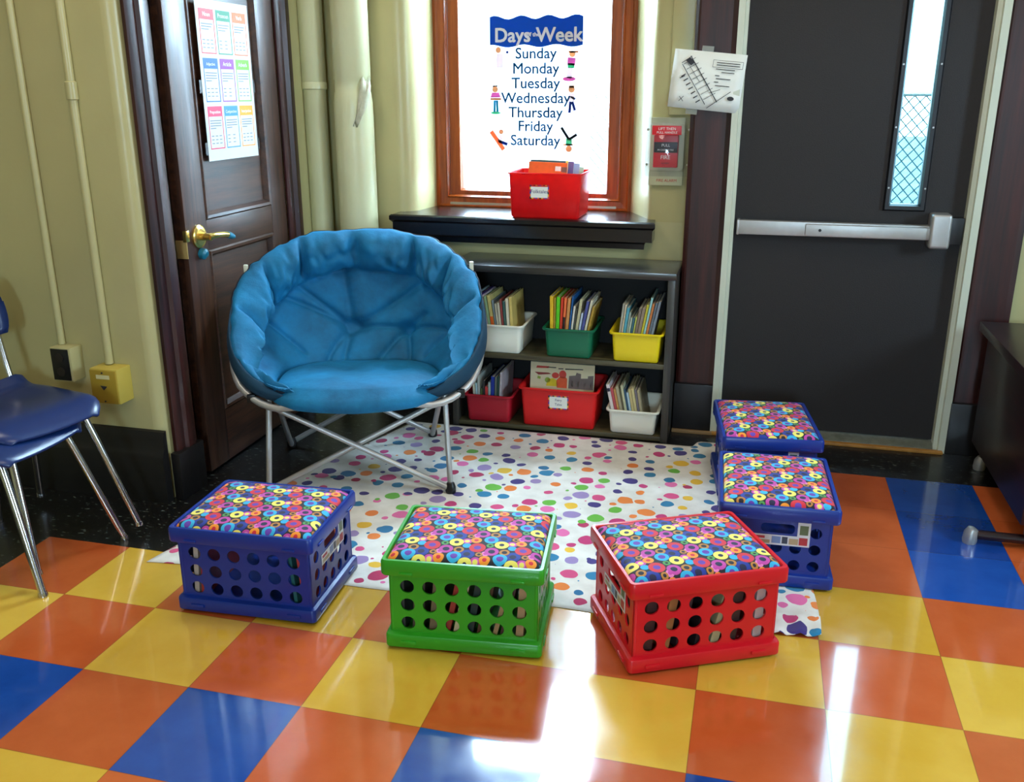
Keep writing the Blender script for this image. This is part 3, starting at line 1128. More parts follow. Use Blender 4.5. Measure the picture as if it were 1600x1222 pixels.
# dark wood casings either side with plinth blocks
for x0, x1 in ((1.602, 1.762), (2.700, 2.860)):
    g = B()
    prof = [(x0, 1.70 if x0 < 2 else 1.61), (x0, 1.572), (x0 + 0.012, 1.562), (x0 + 0.02, 1.560), (x1 - 0.02, 1.556), (x1, 1.552), (x1, 1.62 if x0 > 2 else 1.70)]
    profile_z(g, prof, 0.216, 2.26)
    obj('casing', g, M['mahog'], d2, sm=False)
    g = B()
    box(g, x0 - 0.002, x1, 1.534, 1.70 if x0 < 2 else 1.62, 0.0, 0.216, 0.003)
    obj('plinth', g, M['black_wood'], d2)

# paper map taped over the casing
mp = thing('floor_plan_sheet', 'tilted white floor plan sheet taped between the cream wall and the exit door frame', 'sign', (1.658, 1.535, 1.442))
mp.rotation_euler = (0, math.radians(5.5), math.radians(2))
NRX, NRZ = 0.137, 0.107
g = B()
rows = []
for i in range(9):
    x = -NRX + 2 * NRX * i / 8
    rows.append([(x + 0.002, -0.004 * math.sin(i / 8 * PI) - 0.004 * (1 - abs(z) / NRZ) + (0.006 if z == -NRZ / 3 else 0) * i / 8, z) for z in (-NRZ, -NRZ / 3 - 0.01, -NRZ / 3, 0, NRZ)])
g = B()
loft(g, rows, ring=False)
sh = obj('sheet', g, M['paper'], mp)
so = sh.modifiers.new('thickness', 'SOLIDIFY')
so.thickness = 0.0006
so.offset = 1


def pic(u, v):
    """plan drawing: u,v in 0..1 across the sheet, v down"""
    return (-NRX + 2 * NRX * u, NRZ - 2 * NRZ * v)


g = B()


def line(a, b, w):
    p, q = pic(*a), pic(*b)
    poly(g, quad(p[0], p[1], q[0], q[1], w), 0, -0.0008)


line((0.13, 0.25), (0.52, 0.90), 0.0026)
line((0.23, 0.10), (0.68, 0.84), 0.0034)
line((0.20, 0.22), (0.40, 0.52), 0.0016)
line((0.12, 0.23), (0.25, 0.10), 0.0024)
for k in range(8):
    f = k / 8
    a = (0.13 + 0.39 * f + 0.02, 0.25 + 0.65 * f)
    line(a, (a[0] + 0.15, a[1] - 0.13), 0.0018)
for k in range(7):
    f = 0.25 + 0.75 * k / 7
    a = (0.13 + 0.39 * f - 0.06, 0.25 + 0.65 * f + 0.02)
    line((a[0] - 0.03, a[1] + 0.03), (a[0] + 0.025, a[1] - 0.02), 0.004)
line((0.55, 0.96), (0.85, 0.64), 0.0024)
line((0.55, 0.70), (0.70, 0.62), 0.0018)
poly(g, [pic(0.22, 0.12), pic(0.30, 0.20), pic(0.25, 0.26), pic(0.17, 0.18)], 0, -0.0008)
for a, b in (((0.55, 0.13), (0.96, 0.13)), ((0.55, 0.25), (0.96, 0.25)), ((0.55, 0.13), (0.55, 0.25)), ((0.96, 0.13), (0.96, 0.25))):
    line(a, b, 0.0014)
for a, b in (((0.60, 0.17), (0.92, 0.17)), ((0.60, 0.21), (0.92, 0.21)), ((0.60, 0.28), (0.86, 0.28)), ((0.68, 0.33), (0.86, 0.33)), ((0.60, 0.39), (0.66, 0.39)), ((0.62, 0.44), (0.82, 0.44)), ((0.60, 0.50), (0.66, 0.50)), ((0.62, 0.56), (0.82, 0.56)), ((0.12, 0.49), (0.19, 0.44))):
    line(a, b, 0.0028)
line((0.15, 0.80), (0.21, 0.88), 0.002)
line((0.21, 0.79), (0.15, 0.88), 0.002)
poly(g, [(pic(0.86, 0.76)[0] + 0.013 * math.cos(a), pic(0.86, 0.76)[1] + 0.008 * math.sin(a)) for a in [2 * PI * i / 14 for i in range(14)]], 0, -0.0008)
obj('plan_drawing', g, M['ink'], mp, loc=(0.002, -0.0105, 0), sm=False)
for x, z in ((-0.012, NRZ + 0.004), (-0.040, -NRZ - 0.004)):
    obj('tape', bx(x - 0.022, x + 0.022, 0.003, 0.006, z - 0.016, z + 0.016), M['tape'], mp, sm=False)

# raceway on the wall and the fire alarm pull station
rw = obj('raceway', bx(1.505, 1.598, YB - 0.022, YB - 0.0005, 1.312, 2.95, 0.004), M['wall'])
tag(rw, 'flat cream raceway on the wall above the red fire alarm', 'raceway')
fa = thing('fire_alarm', 'red fire alarm pull station under a clear plastic cover beside the exit door', 'fire alarm', (1.510, YB, 1.185))
obj('back_box', bx(-0.075, 0.066, -0.018, 0.0, -0.155, 0.118, 0.003), mat('cream_back_plate', 'c6c69c', 0.4, var=0.05), fa)
st = obj('pull_station', bx(-0.056, 0.044, -0.050, -0.018, -0.080, 0.050, 0.004), mat('alarm_red', 'cc141e', 0.35, var=0.04), fa)
obj('black_band', bx(-0.054, 0.042, -0.053, -0.050, -0.020, 0.022, 0.001), M['black_pl'], st)
text('lettering', 'PULL', 0.016, M['paper'], st, (-0.006, -0.0536, 0.004), ext=0.0003)
text('lettering', 'IN CASE OF FIRE', 0.009, M['paper'], st, (-0.006, -0.0536, -0.012), ext=0.0003)
text('lettering', 'FIRE', 0.022, M['paper'], st, (-0.006, -0.0506, -0.046), ext=0.0003)
text('lettering', 'ALARM', 0.010, M['ink'], st, (-0.006, -0.0506, -0.066), ext=0.0003)
# clear bubble cover
g = B()
loops = [rr(0.091, 0.117, 0.008, 0.018), rr(0.091, 0.117, 0.008, 0.023), rr(0.078, 0.098, 0.012, 0.023), rr(0.070, 0.090, 0.016, 0.082), rr(0.062, 0.082, 0.016, 0.088)]
loft(g, loops, cap1=True)
rot_geo(g, Matrix.Rotation(PI / 2, 4, 'X'))
cv = obj('clear_cover', g, M['clear'], fa)
lb = obj('cover_label', bx(-0.060, 0.058, -0.0905, -0.089, 0.052, 0.088, 0.0005), mat('label_red', 'd2202a', 0.4, var=0.04), cv)
text('lettering', 'LIFT THEN', 0.015, M['paper'], lb, (0.0, -0.0911, 0.071), ext=0.0002)
text('lettering', 'PULL HANDLE', 0.013, M['paper'], lb, (0.0, -0.0911, 0.057), ext=0.0002)
for xx in (-0.084, 0.084):
    for zz in (0.07, -0.07):
        g = B()
        tube(g, [(xx, -0.020, zz), (xx, -0.026, zz)], 0.005, 12)
        obj('cover_screw', g, M['chrome'], fa)
text('lettering', 'FIRE ALARM', 0.016, mat('red_print', 'c22a2a', 0.5, var=0.05), fa, (0.0, -0.0186, -0.140), ext=0.0003)

# ================================================================== RUG
rg = B()
NX, NY = 110, 76
RW, RH = 1.96, 1.45
grid = []


def rug_xy(u, v):
    x = 0.165 + u * 1.965 - 0.05 * (1 - u) ** 4 * (1 - v) ** 3
    y = -0.015 + v * (1.372 + 0.065 * min(1, max(0, (u - 0.745) / 0.012)))
    # the left edge slants inward towards the back, right front corner bunched
    x += (1 - u) * (0.30 * v ** 1.5) + 0.02 * math.sin(v * 9) * (1 - u) * 0.6
    x += u * 0.012 * math.sin(v * 11 + 1)
    y += 0.012 * math.sin(u * 13) * (1 - v) + 0.045 * max(0, u - 0.75) * 4 * (1 - v) * 0.4 - 0.03 * (1 - u) * (1 - v) - 0.03 * (1 - u) ** 4 * (1 - v) ** 3
    return x, y


def rug_z(x, y):
    z = 0.0030 + 0.002 * (noise.noise(Vector((x * 5, y * 5, 0.3))) + 0.5)
    # a raised fold running diagonally under the chair
    d = abs((x - 1.02) * 0.80 - (y - 0.93) * -0.60) if False else abs((y - 0.62) - 1.25 * (x - 0.80))
    z += 0.005 * math.exp(-(d / 0.03) ** 2) * max(0, 1 - abs(y - 0.85) / 0.22)
    return max(0.0016, z)


for j in range(NY + 1):
    row = []
    for i in range(NX + 1):
        x, y = rug_xy(i / NX, j / NY)
        z = rug_z(x, y)
        e = min(i, NX - i, j, NY - j)
        z *= min(1.0, 0.35 + e / 3)
        if i / NX > 0.93 and j / NY < 0.07:
            z += 0.012 * math.sin((i / NX - 0.93) / 0.07 * PI * 2.5) ** 2
        row.append(rg.verts.new((x, y, z)))
    grid.append(row)
for j in range(NY):
    for i in range(NX):
        rg.faces.new((grid[j][i], grid[j][i + 1], grid[j + 1][i + 1], grid[j + 1][i]))
rug = obj('blanket_rug', rg, M['fleece'], angle=180)
so = rug.modifiers.new('thickness', 'SOLIDIFY')
so.thickness = 0.0012
so.offset = -1
tag(rug, 'white fleece blanket with coloured polka dots spread on the tile floor', 'rug')

# ================================================================== CRATE STOOLS
ZR = 0.008      # everything on the rug stands at this height


def crate_parts(m, top=0.255):
    """meshes of a file crate with a padded lid; local origin at the centre of its base"""
    W, D = 0.390, 0.306
    th = 0.005
    # walls with round holes
    bm = B()
    z0, z1 = 0.030, 0.222

    def circle(cx, cy, r, n=22):
        return [(cx + r * math.cos(2 * PI * i / n), cy + r * math.sin(2 * PI * i / n)) for i in range(n)]
    hl = []
    for r_ in range(3):
        for c_ in range(6):
            hl.append(circle(-0.1475 + 0.059 * c_, 0.066 + 0.0535 * r_, 0.0188))
    long_me = holed([(-W / 2, z0), (W / 2, z0), (W / 2, z1), (-W / 2, z1)], hl, th)
    hs = [rrect_pts(-0.048, 0.048, 0.166, 0.196, 0.012)]
    for r_ in range(3):
        for c_ in range(5):
            if r_ == 2 and 0 < c_ < 4:
                continue
            hs.append(circle(-0.108 + 0.054 * c_, 0.066 + 0.0535 * r_, 0.0170))
    short_me = holed([(-D / 2, z0), (D / 2, z0), (D / 2, z1), (-D / 2, z1)], hs, th)
    up = Matrix.Rotation(PI / 2, 4, 'X')
    for s in (-1, 1):
        add_mesh(bm, long_me, Matrix.Translation((0, s * (D / 2 - th / 2), 0)) @ up)
        add_mesh(bm, short_me, Matrix.Translation((s * (W / 2 - th / 2), 0, 0)) @ Matrix.Rotation(PI / 2, 4, 'Z') @ up)
    # corner beads
    for sx in (-1, 1):
        for sy in (-1, 1):
            tube(bm, [(sx * (W / 2 - 0.005), sy * (D / 2 - 0.005), z0), (sx * (W / 2 - 0.005), sy * (D / 2 - 0.005), z1)], 0.0062, 10)
    # floor plate
    box(bm, -W / 2 + 0.003, W / 2 - 0.003, -D / 2 + 0.003, D / 2 - 0.003, 0.024, 0.030)
    bpy.data.meshes.remove(long_me)
    bpy.data.meshes.remove(short_me)
    # rim band
    rim = B()
    hx, hy = 0.2125, 0.1725
    loft(rim, [rr(W / 2 - 0.002, D / 2 - 0.002, 0.008, 0.210), rr(hx - 0.002, hy - 0.002, 0.014, 0.212), rr(hx, hy, 0.014, 0.216), rr(hx, hy, 0.014, 0.249), rr(hx - 0.003, hy - 0.003, 0.013, top),
               rr(hx - 0.011, hy - 0.011, 0.010, top), rr(hx - 0.013, hy - 0.013, 0.009, top - 0.003), rr(hx - 0.013, hy - 0.013, 0.009, 0.225), rr(W / 2 - 0.006, D / 2 - 0.006, 0.006, 0.220)], closed=True)
    for s in (-1, 1):
        for xx in (-0.145, 0.145):
            box(rim, xx - 0.018, xx + 0.018, s * hy - 0.003, s * hy + 0.0035, 0.2165, 0.2235, 0.002)
        for yy in (-0.11, 0.11):
            box(rim, s * hx - 0.003, s * hx + 0.0035, yy - 0.018, yy + 0.018, 0.2165, 0.2235, 0.002)
    # flared base
    base = B()
    bx_, by_ = 0.2075, 0.1695
    loft(base, [rr(W / 2 - 0.004, D / 2 - 0.004, 0.006, 0.048), rr(W / 2 + 0.0005, D / 2 + 0.0005, 0.007, 0.047), rr(W / 2 + 0.001, D / 2 + 0.001, 0.008, 0.040), rr(bx_ - 0.002, by_ - 0.002, 0.012, 0.037), rr(bx_, by_, 0.012, 0.033),
                rr(bx_, by_, 0.012, 0.003), rr(bx_ - 0.002, by_ - 0.002, 0.011, 0.0), rr(bx_ - 0.010, by_ - 0.010, 0.008, 0.0), rr(W / 2 - 0.004, D / 2 - 0.004, 0.006, 0.020)], closed=True)
    for s in (-1, 1):
        for xx in (-0.145, 0.145):
            box(base, xx - 0.020, xx + 0.020, s * by_ - 0.004, s * by_ + 0.0035, 0.012, 0.022, 0.002)
        for yy in (-0.11, 0.11):
            box(base, s * bx_ - 0.004, s * bx_ + 0.0035, yy - 0.020, yy + 0.020, 0.012, 0.022, 0.002)
    # cushion
    cu = B()
    hx2, hy2 = 0.1985, 0.1585
    loops = [rr(hx2 - 0.004, hy2 - 0.004, 0.012, 0.232, 6)]
    for k in range(9):
        f = k / 8
        a = f * PI / 2
        loops.append(rr(hx2 - 0.030 * (1 - math.cos(a)), hy2 - 0.030 * (1 - math.cos(a)), 0.016 + 0.01 * f, 0.244 + 0.021 * math.sin(a), 6))
    for f in (0.8, 0.6, 0.4, 0.2, 0.05):
        loops.append(rr((hx2 - 0.03) * f, (hy2 - 0.03) * f, 0.026 * f, 0.265 + 0.006 * (1 - f * f), 6))
    loft(cu, loops, cap0=True, cap1=True)
    return bm, rim, base, cu


def sticker(parent, side, m_list):
    """retail label wrapped under the handle: on the short wall (side = -1 / 1)"""
    g = B()
    xo = side * 0.1956
    dx = side * 0.0008
    sgn = side

    def rect(y0, y1, z0, z1, mi, lift=0.0):
        a, b_ = sorted((xo, xo + dx + side * lift))
        box(g, a, b_, min(sgn * y0, sgn * y1), max(sgn * y0, sgn * y1), z0, z1, 0, mi)
    rect(-0.075, 0.092, 0.128, 0.160, 0)
    rect(0.056, 0.092, 0.160, 0.205, 0)
    rect(-0.068, -0.035, 0.147, 0.155, 2, 0.0004)
    rect(-0.068, -0.020, 0.132, 0.143, 3, 0.0004)
    rect(-0.015, 0.010, 0.134, 0.156, 4, 0.0004)
    rect(0.014, 0.030, 0.134, 0.156, 1, 0.0004)
    rect(0.034, 0.060, 0.133, 0.152, 3, 0.0004)
    rect(0.062, 0.086, 0.133, 0.157, 2, 0.0004)
    rect(0.062, 0.086, 0.166, 0.196, 5, 0.0004)
    return obj('sticker', g, m_list, parent, sm=False)


stk_m = [mat('sticker_white', 'd5d8de', 0.35, var=0.02), mat('sticker_dark', '2a2f44', 0.4, var=0.1), mat('sticker_red', 'b0323c', 0.4, var=0.1),
         mat('sticker_tan', 'b09a78', 0.4, var=0.2), mat('sticker_blue', '6d86b8', 0.4, var=0.1), mat('sticker_olive', '5c6a4a', 0.4, var=0.2)]
crate_m = {'blue': mat('blue_crate_plastic', '12318a', 0.33, var=0.04), 'green': mat('green_crate_plastic', '2f9a1e', 0.33, var=0.04), 'red': mat('red_crate_plastic', 'd01220', 0.33, var=0.04)}


def make_crate(c, label, loc, deg):
    m = crate_m[c]
    t = thing('crate_stool', label, 'stool', loc, math.radians(deg), 'crate stools around the blanket')
    bm, rim, base, cu = crate_parts(m)
    obj('crate_body', bm, m, t, angle=40)
    obj('rim', rim, m, t)
    obj('base_flange', base, m, t)
    obj('cushion', cu, M['rings'], t, angle=60)
    sticker(t, -1, stk_m)
    sticker(t, 1, stk_m)
    return t


c_green = make_crate('green', 'green plastic crate stool with ring print cushion, front and centre', (1.208, -0.139, ZR), 6.4)
c_red = make_crate('red', 'red plastic crate stool with ring print cushion standing askew', (1.769, -0.052, ZR), 27.0)
c_blue = make_crate('blue', 'blue plastic crate stool with ring print cushion left of the green one', (0.577, -0.122, ZR), 3.2)


def move(o, loc, deg):
    o.location = loc
    o.rotation_euler = (0, 0, math.radians(deg))
    return o


c_b2 = move(dup(c_blue, 'blue plastic crate stool directly behind the red one, label under its handle'), (2.006, 0.462, ZR), 92.7)
c_b3 = move(dup(c_blue, 'blue plastic crate stool farthest back, nearest the exit door'), (1.975, 1.025, ZR), 97.3)


# ================================================================== BOOKS
book_mats = {}


def bmat(c):
    if c not in book_mats:
        book_mats[c] = mat('book_cover_' + c, c, 0.45, var=0.12, vscale=25)
    return book_mats[c]


M['pages'] = mat('book_pages', 'd9d2b8', 0.8, var=0.08, vscale=200, stretch=(1, 0.02, 0.02))


def book(label, group, mtx, t, h, d, c, extra=None):
    """standing book: spine towards -y, thickness along x; base centre at origin of mtx"""
    o = bpy.data.objects.new('book', None)
    COL.objects.link(o)
    o.empty_display_size = 0.02
    tag(o, label, 'book', group)
    ct = min(0.0014, t * 0.2)
    g = B()
    box(g, -t / 2, -t / 2 + ct, 0, d, 0, h)
    box(g, t / 2 - ct, t / 2, 0, d, 0, h)
    box(g, -t / 2, t / 2, -ct, 0.0, 0, h, min(0.001, t * 0.2))
    obj('cover', g, bmat(c), o, sm=False)
    obj('page_block', bx(-t / 2 + ct, t / 2 - ct, 0.0005, d - 0.004, 0.003, h - 0.003), M['pages'], o, sm=False)
    if extra:
        z0, z1, ec = extra
        obj('spine_panel', bx(-t / 2 + 0.0005, t / 2 - 0.0005, -ct - 0.0006, -ct + 0.0002, z0, z1), bmat(ec), o, sm=False)
    o.matrix_world = mtx
    return o


ORD = ['first', 'second', 'third', 'fourth', 'fifth', 'sixth', 'seventh', 'eighth', 'ninth', 'tenth', 'eleventh', 'twelfth', 'thirteenth', 'fourteenth', 'fifteenth']


def fill(group, where, x0, y0, z0, books, lean0, lean1, d=0.205, up=0.0):
    """row of books from left to right; lean in degrees, positive = top leans right"""
    x = x0
    n = len(books)
    for i, b_ in enumerate(books):
        t, h, c, cname = b_[:4]
        dy = b_[4] if len(b_) > 4 else 0.0
        ex = b_[5] if len(b_) > 5 else None
        a = math.radians(lean0 + (lean1 - lean0) * i / max(1, n - 1))
        w = t / math.cos(a)
        cx = x + w / 2
        lift = abs(math.sin(a)) * t / 2 + 0.0003
        mtx = Matrix.Translation((cx, y0 + dy, z0 + lift)) @ Matrix.Rotation(a, 4, 'Y')
        book('%s picture book, %s from the left in %s' % (cname, ORD[i], where), group, mtx, t, h + up, d - dy, c, ex)
        x += w + 0.0006
    return x


# ================================================================== BOOKSHELF AND BINS
SX0, SX1, SY0, SY1, SH = 0.655, 1.595, 1.372, 1.672, 0.718
bs = thing('bookcase', 'low dark wooden bookcase under the window holding six plastic bins', 'bookcase', (0, 0, 0))
obj('top', bx(SX0 - 0.004, SX1 + 0.004, SY0 - 0.006, SY1 + 0.004, SH - 0.028, SH, 0.003), M['shelf'], bs)
obj('side_panel', bx(SX0, SX0 + 0.026, SY0, SY1, 0, SH - 0.028, 0.002), M['shelf_z'], bs)
obj('side_panel', bx(SX1 - 0.030, SX1, SY0, SY1, 0, SH - 0.028, 0.002), M['shelf_z'], bs)
obj('shelf', bx(SX0 + 0.026, SX1 - 0.030, SY0 + 0.004, SY1 - 0.006, 0.318, 0.340, 0.002), M['shelf_in'], bs)
obj('shelf', bx(SX0 + 0.026, SX1 - 0.030, SY0 + 0.004, SY1 - 0.006, 0.004, 0.024, 0.002), M['shelf_in'], bs)
obj('back_panel', bx(SX0 + 0.026, SX1 - 0.030, SY1 - 0.006, SY1, 0.0, SH - 0.028), M['black_in'], bs, sm=False)


def bin_mesh(w, d, h, tap, lip=0.012, handle=True):
    """open plastic bin with a rolled lip; origin at the centre of the base"""
    g = B()
    hx, hy = w / 2 - lip, d / 2 - lip
    t = 0.0025
    bx_, by_ = hx - tap, hy - tap
    loops = [rr(bx_ - 0.006, by_ - 0.006, 0.010, 0.0), rr(bx_, by_, 0.014, 0.006)]
    for f in (0.35, 0.7):
        loops.append(rr(bx_ + tap * f, by_ + tap * f, 0.016, 0.006 + (h - 0.016) * f))
    loops += [rr(hx, hy, 0.018, h - 0.010), rr(hx + lip * 0.8, hy + lip * 0.8, 0.024, h - 0.010), rr(hx + lip, hy + lip, 0.026, h - 0.007),
              rr(hx + lip, hy + lip, 0.026, h - 0.002), rr(hx + lip * 0.8, hy + lip * 0.8, 0.024, h), rr(hx + 0.002, hy + 0.002, 0.018, h - 0.001), rr(hx - t, hy - t, 0.016, h - 0.006),
              rr(bx_ - t, by_ - t, 0.012, 0.008), rr(bx_ - 0.008, by_ - 0.008, 0.010, 0.003)]
    loft(g, loops, cap0=True, cap1=True)
    return g


def label_card(parent, x, y, z, w, h, txt, tilt=0.0):
    """white name card with a bright dashed border"""
    g = B()
    box(g, -w / 2, w / 2, -0.0012, 0, -h / 2, h / 2)
    o = obj('label_card', g, M['paper'], parent, loc=(x, y, z), rot=(tilt, 0, 0), sm=False)
    cols = ['1a1a1a', 'e0b01e', 'c2276a', '3a3f9e', 'dd5a1e']
    ms = [bmat(c) for c in cols]
    g = B()
    k = 0
    for i in range(10):
        a = -w / 2 + w * i / 10
        for zz in (-h / 2, h / 2 - 0.005):
            box(g, a, a + w / 10, -0.0017, -0.0012, zz, zz + 0.005, 0, k % 5)
            k += 3
    for i in range(6):
        a = -h / 2 + h * i / 6
        for xx in (-w / 2, w / 2 - 0.005):
            box(g, xx, xx + 0.005, -0.0017, -0.0012, a, a + h / 6, 0, k % 5)
            k += 2
    obj('border', g, ms, o, sm=False)
    for j, s in enumerate(txt):
        text('lettering', s, h * (0.36 if len(txt) == 1 else 0.25), bmat('3a3f78'), o, (0, -0.0016, h * (-0.1 if len(txt) == 1 else 0.10 - 0.32 * j)), ext=0.0002)
    return o


binm = {'white': mat('white_bin_plastic', 'ebebda', 0.4, var=0.02), 'green': mat('green_bin_plastic', '0f6a48', 0.4, var=0.03), 'yellow': mat('yellow_bin_plastic', 'f0d416', 0.4, var=0.02),
        'crimson': mat('crimson_bin_plastic', 'b0182a', 0.4, var=0.03), 'red': mat('red_bin_plastic', 'de1c1c', 0.4, var=0.02)}
GB = 'plastic book bins on the bookcase'
ZS, ZF = 0.3405, 0.0245
BD = 0.285
YC = 1.362 + BD / 2


def mk_bin(c, label, xc, z, w=0.226, h=0.126, tap=0.008):
    t = thing('book_bin', label, 'bin', (xc, YC, z), 0, GB)
    obj('bin', bin_mesh(w, BD, h, tap), binm[c], t, angle=50)
    return t


b_w1 = mk_bin('white', 'white plastic bin of books on the upper shelf beside the blue chair', 0.862, ZS)
g = B()
box(g, -0.075, 0.075, -BD / 2 + 0.0132, -BD / 2 + 0.020, 0.088, 0.112, 0.002)
obj('grip', g, binm['white'], b_w1)
b_g = mk_bin('green', 'green plastic bin of books, middle of the upper shelf', 1.165, ZS)
b_y = mk_bin('yellow', 'yellow plastic bin of books at the right of the upper shelf', 1.448, ZS)
b_c = mk_bin('crimson', 'small crimson plastic bin of books on the lower shelf behind the chair leg', 0.815, ZF)
b_r = mk_bin('red', 'large red plastic bin with a white name card on the lower shelf', 1.126, ZF, 0.352, 0.176, 0.010)
b_w2 = mk_bin('white', 'white plastic bin of leaning books on the lower shelf', 1.445, ZF, 0.226, 0.108)
label_card(b_r, 0.002, -BD / 2 + 0.0132, 0.116, 0.088, 0.060, ['Fairy', 'Tales'], 0.0)

yb = 1.362 + 0.028
zb = ZS + 0.0065
fill('books in the upper white bin', 'the upper white bin', 0.798, yb, zb, [
    (0.006, 0.212, '1d2740', 'dark navy'), (0.007, 0.216, '9fb4b8', 'pale grey'), (0.013, 0.212, '2a1a5e', 'dark purple'), (0.006, 0.210, 'cbb6c2', 'pale lilac'),
    (0.011, 0.206, '8fae86', 'soft green'), (0.014, 0.210, 'b8ac6a', 'tan', 0.0, (0.10, 0.15, 'cc5a1a')), (0.007, 0.190, '6f7d82', 'slate grey'), (0.009, 0.176, 'a9a48e', 'stone grey'),
    (0.009, 0.180, 'b8b09a', 'worn beige'), (0.008, 0.196, '8a3a34', 'dull red'), (0.010, 0.188, '3a5a52', 'dark green'), (0.012, 0.200, 'cfc8ae', 'cream'), (0.012, 0.206, 'c9b264', 'mustard yellow')], -12, -3, up=0.03)
fill('books in the green bin', 'the green bin', 1.087, yb, zb, [
    (0.014, 0.222, 'dfb51e', 'yellow spined'), (0.005, 0.216, 'b99b3a', 'thin mustard'), (0.014, 0.220, '58c41c', 'lime green'), (0.009, 0.218, 'd23a22', 'red spined'), (0.010, 0.218, 'e8703a', 'orange', 0.0, (0.105, 0.165, '17140f')),
    (0.012, 0.218, 'c98a4a', 'light brown'), (0.006, 0.228, '1d5a94', 'blue'), (0.008, 0.186, 'd3cfc0', 'off-white'), (0.005, 0.175, '4a4f46', 'dark grey'), (0.011, 0.215, 'b9b48c', 'pale olive'),
    (0.008, 0.160, 'b4c4d6', 'short pale blue'), (0.011, 0.212, '4d5290', 'violet blue'), (0.009, 0.216, 'cfc9b0', 'cream'), (0.009, 0.190, 'a8862e', 'golden brown')], -1, 12, up=0.028)
fill('books in the yellow bin', 'the yellow bin', 1.362, yb, zb, [
    (0.009, 0.212, '9c9a8c', 'grey'), (0.006, 0.210, 'c9b89a', 'beige'), (0.011, 0.198, '4f9aaa', 'sky blue'), (0.007, 0.180, '8f9a8a', 'sage'), (0.007, 0.158, 'a9b4a0', 'short pale green'),
    (0.009, 0.158, '35606e', 'short teal'), (0.005, 0.164, 'b8c05a', 'short lime'), (0.011, 0.200, '7a6a5a', 'brown'), (0.012, 0.202, '8c7a68', 'taupe'), (0.009, 0.216, 'b6ac2e', 'olive yellow'),
    (0.008, 0.246, '8fc0bc', 'tall pale teal'), (0.009, 0.222, 'b8703a', 'rust orange'), (0.009, 0.226, '5c6670', 'slate'), (0.010, 0.232, '75808a', 'blue grey')], 6, 11, up=0.022)
zb = ZF + 0.0065
fill('books in the crimson bin', 'the crimson bin', 0.750, yb, zb, [
    (0.010, 0.186, 'c4c2ac', 'cream'), (0.009, 0.165, '9fc0c4', 'pale blue'), (0.009, 0.200, 'a8aea6', 'grey'), (0.010, 0.140, '4a5a30', 'short olive'), (0.008, 0.176, '2a2c2c', 'black'),
    (0.012, 0.150, 'c23a3a', 'short red'), (0.010, 0.172, '9fb0ac', 'pale grey green'), (0.015, 0.198, '12308e', 'royal blue'), (0.009, 0.198, '5a6258', 'grey green'), (0.008, 0.202, '22443a', 'dark green'), (0.009, 0.220, 'b0a6aa', 'mauve grey')], -3, 3)
fill('books in the lower white bin', 'the lower white bin', 1.374, yb, zb, [
    (0.013, 0.206, 'd2c6c2', 'white spined', 0.0, (0.175, 0.190, '1d1838')), (0.011, 0.192, 'b0464e', 'dusty red'), (0.009, 0.188, 'b8864a', 'ochre'), (0.012, 0.200, 'a3987a', 'khaki'), (0.006, 0.190, '59553c', 'dark olive'),
    (0.010, 0.205, 'b9b894', 'pale green'), (0.007, 0.190, '234a66', 'deep blue'), (0.009, 0.176, '9fb9c4', 'pale blue'), (0.011, 0.192, 'b8a772', 'straw'), (0.011, 0.196, 'bfb07c', 'sand'), (0.009, 0.190, '6c646a', 'grey violet'), (0.010, 0.188, '9c9070', 'drab')], -13, -10)

# picture book facing out of the large red bin, a teal one behind it
pbk = thing('picture_book', 'white picture book with red and grey artwork facing out of the large red bin', 'book', (1.128, 1.425, ZF + 0.0065))
pbk.rotation_euler = (math.radians(-7), 0, 0)
g = B()
box(g, -0.139, 0.139, 0.0, 0.0016, 0, 0.262, 0.0004)
box(g, -0.139, 0.139, 0.0094, 0.011, 0, 0.262, 0.0004)
box(g, -0.1405, -0.139, 0.0, 0.011, 0, 0.262, 0.0004)
obj('cover', g, mat('cream_cover', 'd9cfa8', 0.4, var=0.04), pbk, sm=False)
obj('page_block', bx(-0.1385, 0.137, 0.0017, 0.0093, 0.002, 0.259), M['pages'], pbk, sm=False)
g = B()
AM = [bmat(c) for c in ('c83a2a', 'dd5a2a', 'd8c01e', '8fa83a', '6f625c', '8a2f2a', '22222a', '85786c')]


def art(pts, mi):
    poly(g, pts, mi, -0.0004)


art([(-0.116, 0.236), (-0.062, 0.238), (-0.058, 0.246), (-0.112, 0.246)], 0)
art([(-0.122, 0.218), (-0.060, 0.218), (-0.048, 0.213), (-0.070, 0.210), (-0.105, 0.206)], 5)
art([(-0.11, 0.190), (-0.096, 0.188), (-0.094, 0.198), (-0.108, 0.202)], 3)
art([(-0.070, 0.160), (-0.020, 0.160), (-0.022, 0.186), (-0.040, 0.196), (-0.062, 0.190)], 2)
art(disc_pts(-0.064, 0.186, 0.012), 3)
art([(-0.022, 0.155), (0.022, 0.155), (0.022, 0.196), (0.014, 0.206), (-0.012, 0.202), (-0.026, 0.186)], 1)
art(disc_pts(0.002, 0.214, 0.016, 0.018), 0)
art(disc_pts(-0.030, 0.208, 0.016, 0.013), 0)
art([(0.028, 0.155), (0.137, 0.155), (0.137, 0.218), (0.112, 0.214), (0.112, 0.204), (0.082, 0.202), (0.082, 0.222), (0.062, 0.226), (0.058, 0.214), (0.030, 0.210)], 4)
for xx in (0.04, 0.066, 0.095, 0.122):
    art([(xx, 0.165), (xx + 0.008, 0.165), (xx + 0.008, 0.188), (xx, 0.188)], 7)
art([(-0.018, 0.236), (0.004, 0.237), (0.004, 0.241), (-0.018, 0.240)], 6)
art([(0.012, 0.236), (0.09, 0.239), (0.09, 0.243), (0.012, 0.241)], 6)
